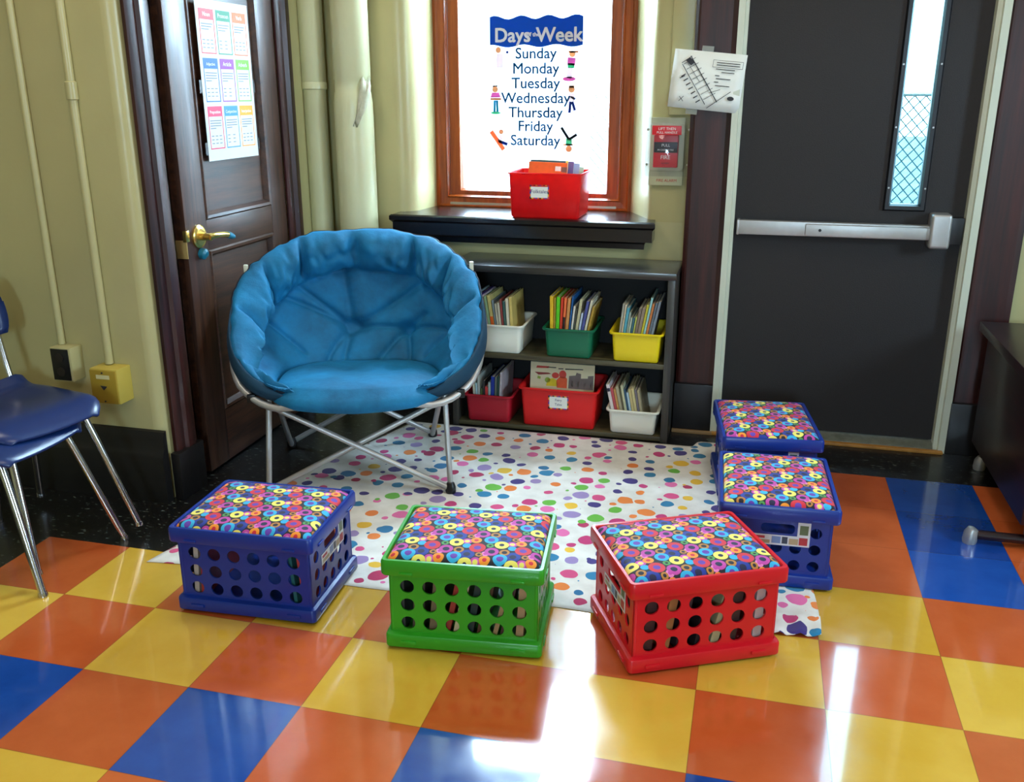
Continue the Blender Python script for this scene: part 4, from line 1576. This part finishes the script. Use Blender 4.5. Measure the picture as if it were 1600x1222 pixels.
art([(-0.07, 0.240), (-0.028, 0.240), (-0.028, 0.244), (-0.07, 0.244)], 6)
obj('cover_art', g, AM, pbk, loc=(0, -0.0001, 0), sm=False)
pb2 = thing('picture_book', 'dark teal picture book behind the white one in the large red bin', 'book', (1.122, 1.440, ZF + 0.0065))
pb2.rotation_euler = (math.radians(-7), 0, 0)
obj('cover', bx(-0.140, 0.138, 0.0, 0.012, 0, 0.278, 0.001), bmat('1c4a56'), pb2, sm=False)
obj('page_block', bx(-0.138, 0.1385, 0.002, 0.010, 0.003, 0.279), M['pages'], pb2, sm=False)

# red bin on the window sill
def sill_plastic():
    m = bpy.data.materials.new('translucent_red_plastic')
    m.use_nodes = True
    t = NT(m.node_tree)
    b_ = m.node_tree.nodes['Principled BSDF']
    nz = t.noise(t.obj(), 20, 2)
    c = t.ramp(nz, [(0.3, srgb('e01418')), (0.7, srgb('ea1c1e'))])
    t.put(b_.inputs['Base Color'], c)
    b_.inputs['Roughness'].default_value = 0.28
    tl = t.n('ShaderNodeBsdfTranslucent')
    t.put(tl.inputs[0], c)
    mx = t.n('ShaderNodeMixShader')
    mx.inputs[0].default_value = 0.35
    m.node_tree.links.new(b_.outputs[0], mx.inputs[1])
    m.node_tree.links.new(tl.outputs[0], mx.inputs[2])
    m.node_tree.links.new(mx.outputs[0], m.node_tree.nodes['Material Output'].inputs[0])
    return m


sb = thing('sill_bin', 'translucent red plastic bin with a name card on the black window sill', 'bin', (1.004, 1.735, 0.8855))
g = B()
w, d, h = 0.318, 0.245, 0.190
hx, hy = w / 2, d / 2
t_ = 0.0025
loft(g, [rr(hx - 0.016, hy - 0.012, 0.012, 0.0), rr(hx - 0.010, hy - 0.008, 0.014, 0.006), rr(hx - 0.002, hy - 0.001, 0.014, h - 0.006), rr(hx + 0.004, hy + 0.004, 0.016, h - 0.005), rr(hx + 0.004, hy + 0.004, 0.016, h),
         rr(hx - 0.004, hy - 0.003, 0.013, h), rr(hx - 0.006, hy - 0.005, 0.013, h - 0.008), rr(hx - 0.013, hy - 0.011, 0.012, 0.009), rr(hx - 0.018, hy - 0.016, 0.010, 0.004)], cap0=True, cap1=True)
obj('bin', g, sill_plastic(), sb)
lc = label_card(sb, -0.022, -hy + 0.0035, 0.112, 0.084, 0.060, ['Folktales'], math.radians(-2))


def flat_book(label, c, y, x0, x1, hgt, lean, th=0.006, extras=(), roll=0.0):
    o = thing('book', label, 'book', (1.004, y, 0.8855 + 0.0065), 0, 'books in the window sill bin')
    o.rotation_euler = (math.radians(lean), math.radians(roll), 0)
    obj('cover', bx(x0, x1, 0, th, 0, hgt, 0.0006), bmat(c), o, sm=False)
    obj('page_block', bx(x0 + 0.002, x1 + 0.0005, 0.0015, th - 0.0015, 0.002, hgt + 0.0005), M['pages'], o, sm=False)
    for (a, b_, z0, z1, ec) in extras:
        obj('cover_art', bx(a, b_, -0.0007, 0.0002, z0, z1), bmat(ec), o, sm=False)
    return o


flat_book('orange paperback leaning at the front of the window sill bin', 'e8661c', 1.672, -0.098, 0.072, 0.226, -12, 0.006,
          ((0.020, 0.045, 0.190, 0.210, 'f2f0ea'), (0.047, 0.071, 0.186, 0.208, '8a5a4c')), 1.5)
flat_book('dark teal paperback just behind the orange one in the sill bin', '2a4a56', 1.692, -0.096, 0.060, 0.232, -12, 0.005, (), 1.5)
flat_book('yellow paperback in the middle of the sill bin', 'd8c21e', 1.706, -0.070, 0.066, 0.232, -12, 0.006, (), 2)
flat_book('violet paperback near the back of the sill bin', '6a5a9a', 1.720, -0.050, 0.085, 0.231, -12, 0.006, (), 3)
flat_book('pale blue paperback at the back of the sill bin', '9fb4d6', 1.736, -0.030, 0.105, 0.225, -12, 0.006, (), 4)
flat_book('pale green paperback, last in the sill bin', 'b8cfae', 1.752, -0.010, 0.118, 0.212, -12, 0.006, (), 5)

# books and odds and ends inside the crates (seen through the round holes)


def crate_books(crate, where, group, items):
    """books standing inside a crate; spines towards the crate's front wall"""
    base = Matrix.Translation(crate.location) @ Matrix.Rotation(crate.rotation_euler[2], 4, 'Z')
    for i, (x, th, h, c, cn, lean, dy) in enumerate(items):
        a = math.radians(lean)
        mt = base @ Matrix.Translation((x, -0.140 + dy, 0.0305 + abs(math.sin(a)) * th / 2)) @ Matrix.Rotation(a, 4, 'Y')
        book('%s book inside %s, %s from the left' % (cn, where, ORD[i]), group, mt, th, h, 0.24 - dy, c)


crate_books(c_green, 'the green crate stool', 'books inside the green crate', [
    (-0.165, 0.012, 0.18, '3a3a38', 'charcoal', 0, 0.0), (-0.125, 0.030, 0.18, '4a3f34', 'dark brown', 3, 0.0), (-0.085, 0.024, 0.17, '7a6448', 'tan brown', 6, 0.004), (-0.048, 0.014, 0.18, '9a2f26', 'brick red', 12, 0.0),
    (-0.024, 0.016, 0.18, 'c9b68c', 'cream', 12, 0.0), (0.012, 0.018, 0.17, '26332f', 'dark green', 10, 0.003), (0.042, 0.022, 0.18, '5a3a24', 'brown', 10, 0.0), (0.078, 0.012, 0.18, 'a8865a', 'light tan', 14, 0.0), (0.102, 0.018, 0.17, '4a2a28', 'maroon', 10, 0.0), (0.145, 0.020, 0.17, 'b08a62', 'sandy', 4, 0.0)])
crate_books(c_red, 'the red crate stool', 'books inside the red crate', [
    (-0.150, 0.026, 0.17, '4a2e2c', 'dark brown', 4, 0.004), (-0.105, 0.022, 0.17, 'a06a3a', 'tan', 8, 0.0), (-0.060, 0.026, 0.17, '3c2c30', 'plum', 6, 0.003), (-0.012, 0.022, 0.17, '2a2426', 'black', 8, 0.0),
    (0.030, 0.022, 0.16, 'b8ac80', 'cream', 12, 0.0), (0.078, 0.028, 0.17, '46302e', 'brown', 6, 0.003), (0.150, 0.024, 0.18, 'c0a8a4', 'pale pink', 2, 0.0)])
crate_books(c_blue, 'the left blue crate stool', 'books inside the left blue crate', [
    (-0.160, 0.014, 0.165, 'b8a89c', 'pale', 4, 0.0), (-0.140, 0.012, 0.17, 'a8322c', 'red', 4, 0.0), (0.168, 0.012, 0.17, 'b03a3a', 'dull red', -4, 0.0), (0.140, 0.010, 0.165, '2f6a6a', 'teal', -4, 0.004)])

# ================================================================== BLUE SAUCER CHAIR
ch = thing('saucer_chair', 'large bright blue padded saucer chair with grey crossed folding legs', 'chair', (0.48, 0.80, ZR), math.radians(19))
HC = np.array([0.0, 0.03, 0.615])
AU, BV = 0.452, 0.400
V_ = np.array([0.0, 0.763, 0.648])
V_ /= np.linalg.norm(V_)
N_ = np.array([0.0, -V_[2], V_[1]])
U_ = np.array([1.0, 0, 0])


def sup(th, n=2.35):
    c, s = math.cos(th), math.sin(th)
    return math.copysign(abs(c) ** (2 / n), c), math.copysign(abs(s) ** (2 / n), s)


def rim_pt(th, k=1.0):
    c, s = sup(th)
    return HC + U_ * (AU * c * k) + V_ * (BV * s * k)


def seat_pt(th, k=1.0):
    c, s = sup(th, 2.6)
    w = -0.03 + 0.25 * s * k
    z = 0.352 + 0.030 * max(0.0, -s) ** 2 * k + 0.012 * abs(c) * k
    return np.array([0.305 * c * k, w, z])


NT_, NS, NWL = 320, 18, 64
ths = [2 * PI * i / NT_ for i in range(NT_)]
SEGA = [math.radians(a) for a in (-28, 8, 40, 66, 92, 118, 144, 176, 208)]
TUFT = [(math.radians(94), 0.33, 0.016), (math.radians(69), 0.31, 0.014), (math.radians(97), 0.76, 0.018)]
# stitched creases of the inner back: (angle, height) end points
CREASE = [((97, .76), (94, .33)), ((60, .72), (94, .33)), ((136, .70), (94, .33)), ((122, .72), (96, .36)), ((94, .33), (69, .31)), ((69, .31), (40, .38)),
          ((69, .31), (58, .46)), ((69, .31), (84, .02)), ((94, .33), (112, .02)), ((69, .31), (60, .02)), ((150, .58), (128, .12)), ((28, .58), (46, .08)), ((94, .33), (100, .02))]


def seg_d(px_, py_, ax, ay, bx2, by2):
    dx, dy = bx2 - ax, by2 - ay
    L2 = dx * dx + dy * dy
    q = max(0.0, min(1.0, ((px_ - ax) * dx + (py_ - ay) * dy) / L2))
    return math.hypot(px_ - ax - q * dx, py_ - ay - q * dy), q


def angd(a, b):
    return (a - b + PI) % (2 * PI) - PI


def puff(th, t):
    """padding height on the wall of the bowl"""
    sn = math.sin(th)
    b0 = 0.40 + 0.36 * max(0.0, sn) ** 1.3 - 0.08 * max(0.0, -sn)
    if t >= b0:
        x = (t - b0) / (1 - b0)
        h = (0.088 + 0.030 * (1 - max(0.0, sn) ** 1.5)) * math.sqrt(max(0.0, 1 - (2 * x - 1) ** 2 * 0.995))
        sag = 1.0
        for a in SEGA:
            sag -= 0.55 * math.exp(-(angd(th, a) / 0.035) ** 2) + 0.28 * math.exp(-(angd(th, a) / 0.13) ** 2)
        h *= max(0.25, sag)
        h += 0.010 * noise.noise(Vector((th * 9.0, x * 3.0, 8.8)))
        h -= 0.016 * (1 - min(1.0, abs(noise.noise(Vector((th * 7.0, x * 1.3, 4.2)))) * 5)) * (1 - abs(2 * x - 1))
        h += 0.013 * (noise.noise(Vector((th * 5.5, x * 2.0, 1.7)))) + 0.009 * noise.noise(Vector((th * 15, x * 3.5, 5.1)))
    else:
        x = t / b0
        h = 0.034 * max(0.0, 1 - (2 * x - 1) ** 4) ** 0.5
        h += 0.008 * noise.noise(Vector((th * 4.0, x * 2.2, 9.3))) * x * (1 - x) * 4
    X, Y = angd(th, PI / 2) * 0.36, t * 0.55
    for (a, tt, dp) in TUFT:
        d = math.hypot(X - (a - PI / 2) * 0.36, Y - tt * 0.55)
        h -= dp * math.exp(-(d / 0.026) ** 2)
    if t < b0 + 0.01:
        for (p, q_) in CREASE:
            d, q = seg_d(X, Y, math.radians(p[0] - 90) * 0.36, p[1] * 0.55, math.radians(q_[0] - 90) * 0.36, q_[1] * 0.55)
            h -= 0.015 * math.exp(-(d / 0.0085) ** 2) + 0.010 * math.exp(-(d / 0.026) ** 2)
    return max(h, -0.030)


base_rows, disp = [], []
wall_rows = []
for k in range(NWL + 1):
    t = k / NWL
    row = []
    for th in ths:
        S, E = seat_pt(th), rim_pt(th)
        L = np.linalg.norm(E - S)
        p = S + (E - S) * t
        bow = 0.20 * L * 4 * t * (1 - t)
        out = np.array([E[0] - S[0] * 0.4, E[1] + 0.05, 0.0])
        nn = np.linalg.norm(out)
        if nn > 0:
            out /= nn
        p = p + out * bow * 0.75 - np.array([0, 0, 1.0]) * bow * 0.45
        row.append(p)
    wall_rows.append(row)
WR = np.array(wall_rows)
dT = np.gradient(WR, axis=0)
dH = np.roll(WR, -1, axis=1) - np.roll(WR, 1, axis=1)
NRM = np.cross(dH, dT)
NRM /= np.linalg.norm(NRM, axis=2, keepdims=True) + 1e-12
inward = np.array([0, -0.10, 0.75]) - WR
sgn = np.sign((NRM * inward).sum(axis=2, keepdims=True))
NRM *= sgn
for a in range(3):
    NRM[:, :, a] = (np.roll(NRM[:, :, a], 1, 1) + NRM[:, :, a] * 2 + np.roll(NRM[:, :, a], -1, 1)) / 4
NRM /= np.linalg.norm(NRM, axis=2, keepdims=True) + 1e-12
Lw = np.array([np.linalg.norm(rim_pt(th) - seat_pt(th)) for th in ths])
PF = np.array([[puff(th, k / NWL) for th in ths] for k in range(NWL + 1)])
scl = np.clip((Lw - 0.02) / 0.26, 0.0, 1.0)
FRW = np.array([math.exp(-(angd(th, -PI / 2) / 0.80) ** 4) for th in ths])
TUCK = np.stack([0 * FRW, 0.050 * FRW, -0.004 * FRW], 1)
CUS = WR + NRM * (PF * scl[None, :])[:, :, None] + TUCK[None, :, :]

g = B()
loops = []
for k in range(1, NS + 1):       # seat pad
    f = k / NS
    lp = []
    for th in ths:
        p = seat_pt(th, f)
        h = 0.046 * math.sqrt(max(0.0, 1 - f ** 3.2)) if f < 1 else 0.0
        for (tx, ty) in ((-0.05, 0.03), (0.13, 0.02)):
            d = math.hypot(p[0] - tx, p[1] - ty)
            h -= 0.014 * math.exp(-(d / 0.05) ** 2)
        h += 0.005 * noise.noise(Vector((p[0] * 9, p[1] * 9, 3.0))) * (1 - f)
        lp.append((p[0], p[1], p[2] + h))
    loops.append(lp)
for kk, dz in ((1.08, 0.012), (1.12, 0.030), (1.12, 0.048), (1.05, 0.062)):
    lp = []
    for th in ths:
        fr_ = max(0.0, -math.sin(th)) ** 0.7
        p = seat_pt(th, 1 + (kk - 1) * fr_)
        lp.append((p[0], p[1], p[2] - dz * (0.3 + 0.7 * fr_)))
    loops.append(lp)
seat_loops = loops
loft(g, seat_loops, cap0=True)
obj('seat_cushion', g, None, ch, angle=180)
seat_o = ch.children[-1] if ch.children else None
g = B()
loops = [[tuple(CUS[k][i]) for i in range(NT_)] for k in range(NWL + 1)]
# roll over the rim
for q in range(1, 8):
    a = q / 7 * PI * 0.95
    lp = []
    for i, th in enumerate(ths):
        E = CUS[NWL][i]
        c, s = sup(th)
        out = U_ * c + V_ * s
        out = out / np.linalg.norm(out)
        rho = 0.028 * (0.15 + 0.85 * scl[i]) * (1 - sum(0.40 * math.exp(-(angd(th, a_) / 0.05) ** 2) for a_ in SEGA))
        p = E + out * rho * math.sin(a) * (1 + 0.35 * noise.noise(Vector((th * 6, 0.3, 2)))) - N_ * rho * (1 - math.cos(a)) * 0.9
        lp.append(tuple(p))
    loops.append(lp)
piping_pts = [loops[-5][i] for i in range(NT_)]
loft(g, loops)
bowl = obj('back_cushion', g, None, ch, angle=180)
gp = B()
tube(gp, piping_pts[::2], 0.0042, 8, closed=True)
lab(obj('piping', gp, mat('navy_piping', '081a30', 0.7, var=0.1), ch, angle=180), 'dark navy edge piping')
# shell underneath
g = B()
loops = [loops[-1]]
for k in range(NWL, -1, -3):
    lp = []
    for i in range(NT_):
        p = WR[k][i] - NRM[k][i] * (0.008 + 0.042 * scl[i] * (1 - 0.78 * (k / NWL) ** 3)) + TUCK[i]
        lp.append((p[0], p[1], p[2] - 0.006))
    loops.append(lp)
for f in (0.7, 0.4, 0.1):
    loops.append([(seat_pt(th, f)[0], seat_pt(th, f)[1], seat_pt(th, f)[2] - 0.030) for th in ths])
loft(g, loops, cap1=True)
shell = obj('under_shell', g, mat('dark_teal_canvas', '0d3a52', 0.85, var=0.1, bump=0.2, bscale=300), ch, angle=180)


def plush(name, c1, c2):
    m = bpy.data.materials.new(name)
    m.use_nodes = True
    t = NT(m.node_tree)
    b_ = m.node_tree.nodes['Principled BSDF']
    v = t.obj()
    f = t.noise(v, 7, 5, 0.6)
    t.put(b_.inputs['Base Color'], t.ramp(f, [(0.3, srgb(c1)), (0.7, srgb(c2))]))
    b_.inputs['Roughness'].default_value = 0.75
    b_.inputs['Sheen Weight'].default_value = 0.2
    b_.inputs['Sheen Roughness'].default_value = 0.4
    b_.inputs['Sheen Tint'].default_value = srgb('20c8ff')
    h = t.math('ADD', t.noise(v, 24, 4, 0.6), t.math('MULTIPLY', t.noise(v, 400, 2), 0.15))
    t.put(b_.inputs['Normal'], t.bump(h, 0.35, 0.008))
    return m


PL = plush('blue_plush', '00587e', '037eb2')
bowl.data.materials.append(PL)
seat_o = [o for o in ch.children if o.name.startswith('seat_cushion')][0]
seat_o.data.materials.append(PL)

# hoop and folding frame (local coordinates)


def hoop_pt(deg, k=1.0):
    fr_ = math.exp(-(angd(math.radians(deg), -PI / 2) / 0.55) ** 4)
    p = rim_pt(math.radians(deg), k) - N_ * (0.066 - 0.034 * fr_)
    c, s = sup(math.radians(deg))
    out = U_ * c + V_ * s
    lo_ = max(0.0, -s - 0.25 * (1 - s * s)) * (1 - fr_) if s < 0 else 0.0
    return Vector(p + out * (0.014 - 0.020 * fr_ + 0.030 * min(1.0, 2.2 * lo_)))


g = B()
tube(g, [hoop_pt(a) for a in range(0, 360, 5)], 0.0125, 12, closed=True)
obj('hoop', g, M['tube'], ch)
FR, FL = Vector((0.330, -0.262, 0.012)), Vector((-0.330, -0.240, 0.012))
RR, RL = Vector((0.262, 0.330, 0.012)), Vector((-0.318, 0.252, 0.012))
hFR, hFL = hoop_pt(-42), hoop_pt(-138)
hRR, hRL = hoop_pt(8), hoop_pt(172)
kR, kL = Vector((0.315, -0.10, 0.375)), Vector((-0.315, -0.10, 0.375))
hFR = hoop_pt(-44)
hFL = hoop_pt(-136)


def leg(pts, name='leg', r=0.0105):
    g = B()
    tube(g, pts, r, 12)
    return obj(name, g, M['tube'], ch)


leg([hFL, FR], 'crossed_leg')
leg([hFR + Vector((0, 0.022, 0)), FL + Vector((0, 0.022, 0))], 'crossed_leg')
hBL, hBR = Vector((-0.30, 0.17, 0.375)), Vector((0.30, 0.17, 0.375))
leg([hBL, RR], 'crossed_leg')
leg([hBR + Vector((0, 0.022, 0)), RL + Vector((0, 0.022, 0))], 'crossed_leg')
leg([kR + Vector((0, -0.05, 0.01)), FR + Vector((0, 0.012, 0))], 'upright_leg')
leg([kL + Vector((0, -0.05, 0.01)), FL + Vector((0, 0.012, 0))], 'upright_leg')
leg([kR + Vector((0.0, 0.0, 0)), RR + Vector((0, -0.012, 0))], 'upright_leg')
leg([kL + Vector((0.0, 0.0, 0)), RL + Vector((0, -0.012, 0))], 'upright_leg')
for p in (FR, FL, RR, RL):
    g = B()
    tube(g, [(p.x, p.y, -0.002), (p.x, p.y, 0.004), (p.x, p.y + 0.004, 0.020), (p.x, p.y + 0.006, 0.034)], [0.018, 0.020, 0.019, 0.014], 14)
    lab(obj('foot_cap', g, M['black_pl'], ch), 'black plastic foot cap')
for p, s in ((hFR, 1), (hFL, -1)):
    g = B()
    box(g, p.x - 0.014, p.x + 0.016, p.y - 0.014, p.y + 0.034, p.z - 0.018, p.z + 0.014, 0.005)
    lab(obj('joint', g, M['black_pl'], ch), 'black plastic hinge')
for s in (-1, 1):
    p = rim_pt(math.radians(90 - s * 62)) - N_ * 0.02
    c, q = sup(math.radians(90 - s * 62))
    o_ = U_ * c + V_ * q
    pc = p + o_ * 0.030
    lab(obj('strap_clip', bx(pc[0] - 0.008, pc[0] + 0.008, pc[1] - 0.008, pc[1] + 0.008, pc[2] - 0.018, pc[2] + 0.018, 0.003), M['white_pl'], ch), 'white strap clip')

# ================================================================== STACKED SCHOOL CHAIRS
navy = mat('navy_shell_plastic', '122a5e', 0.28, var=0.05, vscale=6)


def school_chair(label, loc):
    t = thing('school_chair', label, 'chair', loc, 0, 'stacked school chairs')
    # seat: front edge towards +x
    g = B()
    rows = []
    nx, ny = 18, 14
    for i in range(nx + 1):
        u = i / nx
        x = -0.19 + 0.40 * u
        row = []
        for j in range(ny + 1):
            v = -1 + 2 * j / ny
            hw = 0.200 - 0.030 * max(0, (0.25 - u)) * 4 * 0.6
            rd = 1.0
            if u > 0.82:
                q = (u - 0.82) / 0.18
                rd = math.sqrt(max(0.0, 1 - q * q * 0.42))
            y = hw * v * rd
            z = 0.432 + 0.010 * v * v - 0.012 * math.exp(-((u - 0.35) / 0.25) ** 2) * (1 - v * v)
            if u > 0.75:
                z -= 0.045 * ((u - 0.75) / 0.25) ** 2
            if abs(v) > 0.88:
                z -= 0.012 * ((abs(v) - 0.88) / 0.12)
            if u < 0.12:
                z += 0.03 * ((0.12 - u) / 0.12) ** 2
            row.append((x, y, z))
        rows.append(row)
    loft(g, rows, ring=False)
    o = obj('seat', g, navy, t, angle=180)
    so = o.modifiers.new('thickness', 'SOLIDIFY')
    so.thickness = 0.012
    so.offset = -1
    bv = o.modifiers.new('round', 'BEVEL')
    bv.width = 0.005
    bv.segments = 2
    g = B()
    rows = []
    for i in range(11):
        u = i / 10
        z = 0.590 + 0.19 * u
        row = []
        for j in range(15):
            v = -1 + 2 * j / 14
            q = abs(2 * u - 1)
            hw = 0.195 * (1 - 0.10 * q ** 3)
            row.append((-0.232 - 0.05 * u - 0.030 * (1 - v * v) + 0.01, hw * v, z - 0.012 * v * v * (1 if u > 0.5 else -1)))
        rows.append(row)
    loft(g, rows, ring=False)
    o = obj('backrest', g, navy, t, angle=180)
    so = o.modifiers.new('thickness', 'SOLIDIFY')
    so.thickness = 0.010
    for s in (-1, 1):
        g = B()
        tube(g, spline([(0.05, s * 0.130, 0.396), (0.135, s * 0.132, 0.388), (0.165, s * 0.136, 0.360), (0.278, s * 0.187, 0.012)], 8), 0.0115, 12)
        lg = obj('leg', g, M['chrome'], t)
        g = B()
        tube(g, [(0.279, s * 0.1875, 0.014), (0.280, s * 0.188, 0.006), (0.281, s * 0.188, 0.0)], [0.0125, 0.014, 0.014], 12)
        obj('glide', g, M['chrome'], lg)
        g = B()
        tube(g, spline([(-0.02, s * 0.130, 0.396), (-0.10, s * 0.133, 0.392), (-0.125, s * 0.138, 0.365), (-0.215, s * 0.190, 0.012)], 8), 0.0115, 12)
        lg = obj('leg', g, M['chrome'], t)
        g = B()
        tube(g, [(-0.216, s * 0.1905, 0.014), (-0.217, s * 0.191, 0.006), (-0.218, s * 0.191, 0.0)], [0.0125, 0.014, 0.014], 12)
        obj('glide', g, M['chrome'], lg)
        g = B()
        tube(g, spline([(0.02, s * 0.150, 0.400), (-0.15, s * 0.152, 0.402), (-0.210, s * 0.152, 0.45), (-0.262, s * 0.152, 0.735)], 8), 0.0105, 12)
        obj('back_support', g, M['chrome'], t)
    return t


school_chair('lower navy plastic school chair with chrome legs, bottom of the stack of two', (-0.332, -0.142, 0.0))
up_ = school_chair('upper navy plastic school chair, stacked on another beside the left wall', (-0.336, -0.034, 0.036))
up_.rotation_euler = (0, 0, math.radians(-13))

# ================================================================== DESK AT THE RIGHT EDGE
dk = thing('desk', 'low dark mahogany desk with a glossy top beside the exit door', 'desk', (0, 0, 0))
DX, DYB, DYF, DZ = 2.737, 1.46, 0.62, 0.575
ms_ = wood('dark_mahogany_desk', '17090c', '2c1216', 'y', 0.35, 0.15)
obj('desk_top', bx(DX, 3.55, DYF, DYB, DZ - 0.035, DZ, 0.004), ms_, dk)
obj('side_panel', bx(DX + 0.030, DX + 0.050, DYF + 0.05, DYB - 0.03, 0.10, DZ - 0.035, 0.002), ms_, dk)
obj('back_panel', bx(DX + 0.050, 3.50, DYB - 0.05, DYB - 0.03, 0.10, DZ - 0.035, 0.002), ms_, dk)
obj('drawer_front', bx(DX + 0.052, 3.50, DYF + 0.05, DYF + 0.07, 0.10, DZ - 0.035, 0.002), ms_, dk)
for k, (fx, fy) in enumerate(((2.640, 0.718), (2.800, 1.395))):
    g = B()
    tube(g, [(fx + 0.02, fy, 0.030), (3.46, fy, 0.030)], 0.016, 12)
    fb_ = obj('foot_bar', g, ms_, dk)
    g = B()
    tube(g, [(fx, fy, 0.0), (fx, fy, 0.010), (fx + 0.002, fy, 0.036), (fx + 0.006, fy, 0.050), (fx + 0.008, fy, 0.054)], [0.021, 0.023, 0.022, 0.017, 0.008], 18)
    lab(obj('chrome_foot', g, M['satin'], fb_), 'chrome foot')
    for xx in (DX + 0.08, 3.42):
        g = B()
        box(g, xx - 0.02, xx + 0.02, fy - 0.015, fy + 0.015, 0.03, 0.16, 0.002)
        obj('upright', g, ms_, dk)

# ================================================================== CEILING LAMPS
for i, (lx, ly) in enumerate(LAMPS):
    t = thing('ceiling_lamp', ['rectangular ceiling lamp on the left', 'rectangular ceiling lamp on the right', 'rectangular ceiling lamp behind the camera'][i], 'lamp', (lx, ly, 2.90), 0)
    g = B()
    loft(g, [rr(0.30, 0.60, 0.01, 0.10), rr(0.30, 0.60, 0.01, 0.0), rr(0.27, 0.57, 0.01, 0.0), rr(0.27, 0.57, 0.01, 0.03)], cap0=True)
    obj('housing', g, M['paper'], t)

# ================================================================== OUTSIDE
gm = mat('pale_pavement', '162022', 0.8, col2='4c5c5e', vscale=1.6)
tag(obj('pavement', bx(-30, 34, -40, 40, -0.45, -0.40), gm, sm=False), 'pale pavement outside beyond the exit door glass', 'ground', kind='stuff')
fb = B()
YF = 5.2
for k in range(-6, 60):
    x0 = 1.8 + k * 0.075
    for s in (1, -1):
        p, q = (x0, YF, -0.38), (x0 + s * 1.76 * 0.9, YF, 1.38)
        tube(fb, [p, q], 0.006, 4)
fence = thing('chain_link_fence', 'chain link fence seen through the narrow exit door window', 'fence', (0, 0, 0))
obj('wire_mesh', fb, mat('galvanised_wire', '1d4046', 0.6, var=0.1), fence)
g = B()
tube(g, [(-1, YF, 1.385), (8, YF, 1.385)], 0.02, 10)
obj('top_rail', g, M['satin'], fence)
for xx in (1.4, 5.2):
    g = B()
    tube(g, [(xx, YF + 0.03, -0.395), (xx, YF + 0.03, 1.42)], 0.03, 10)
    obj('post', g, M['satin'], fence)
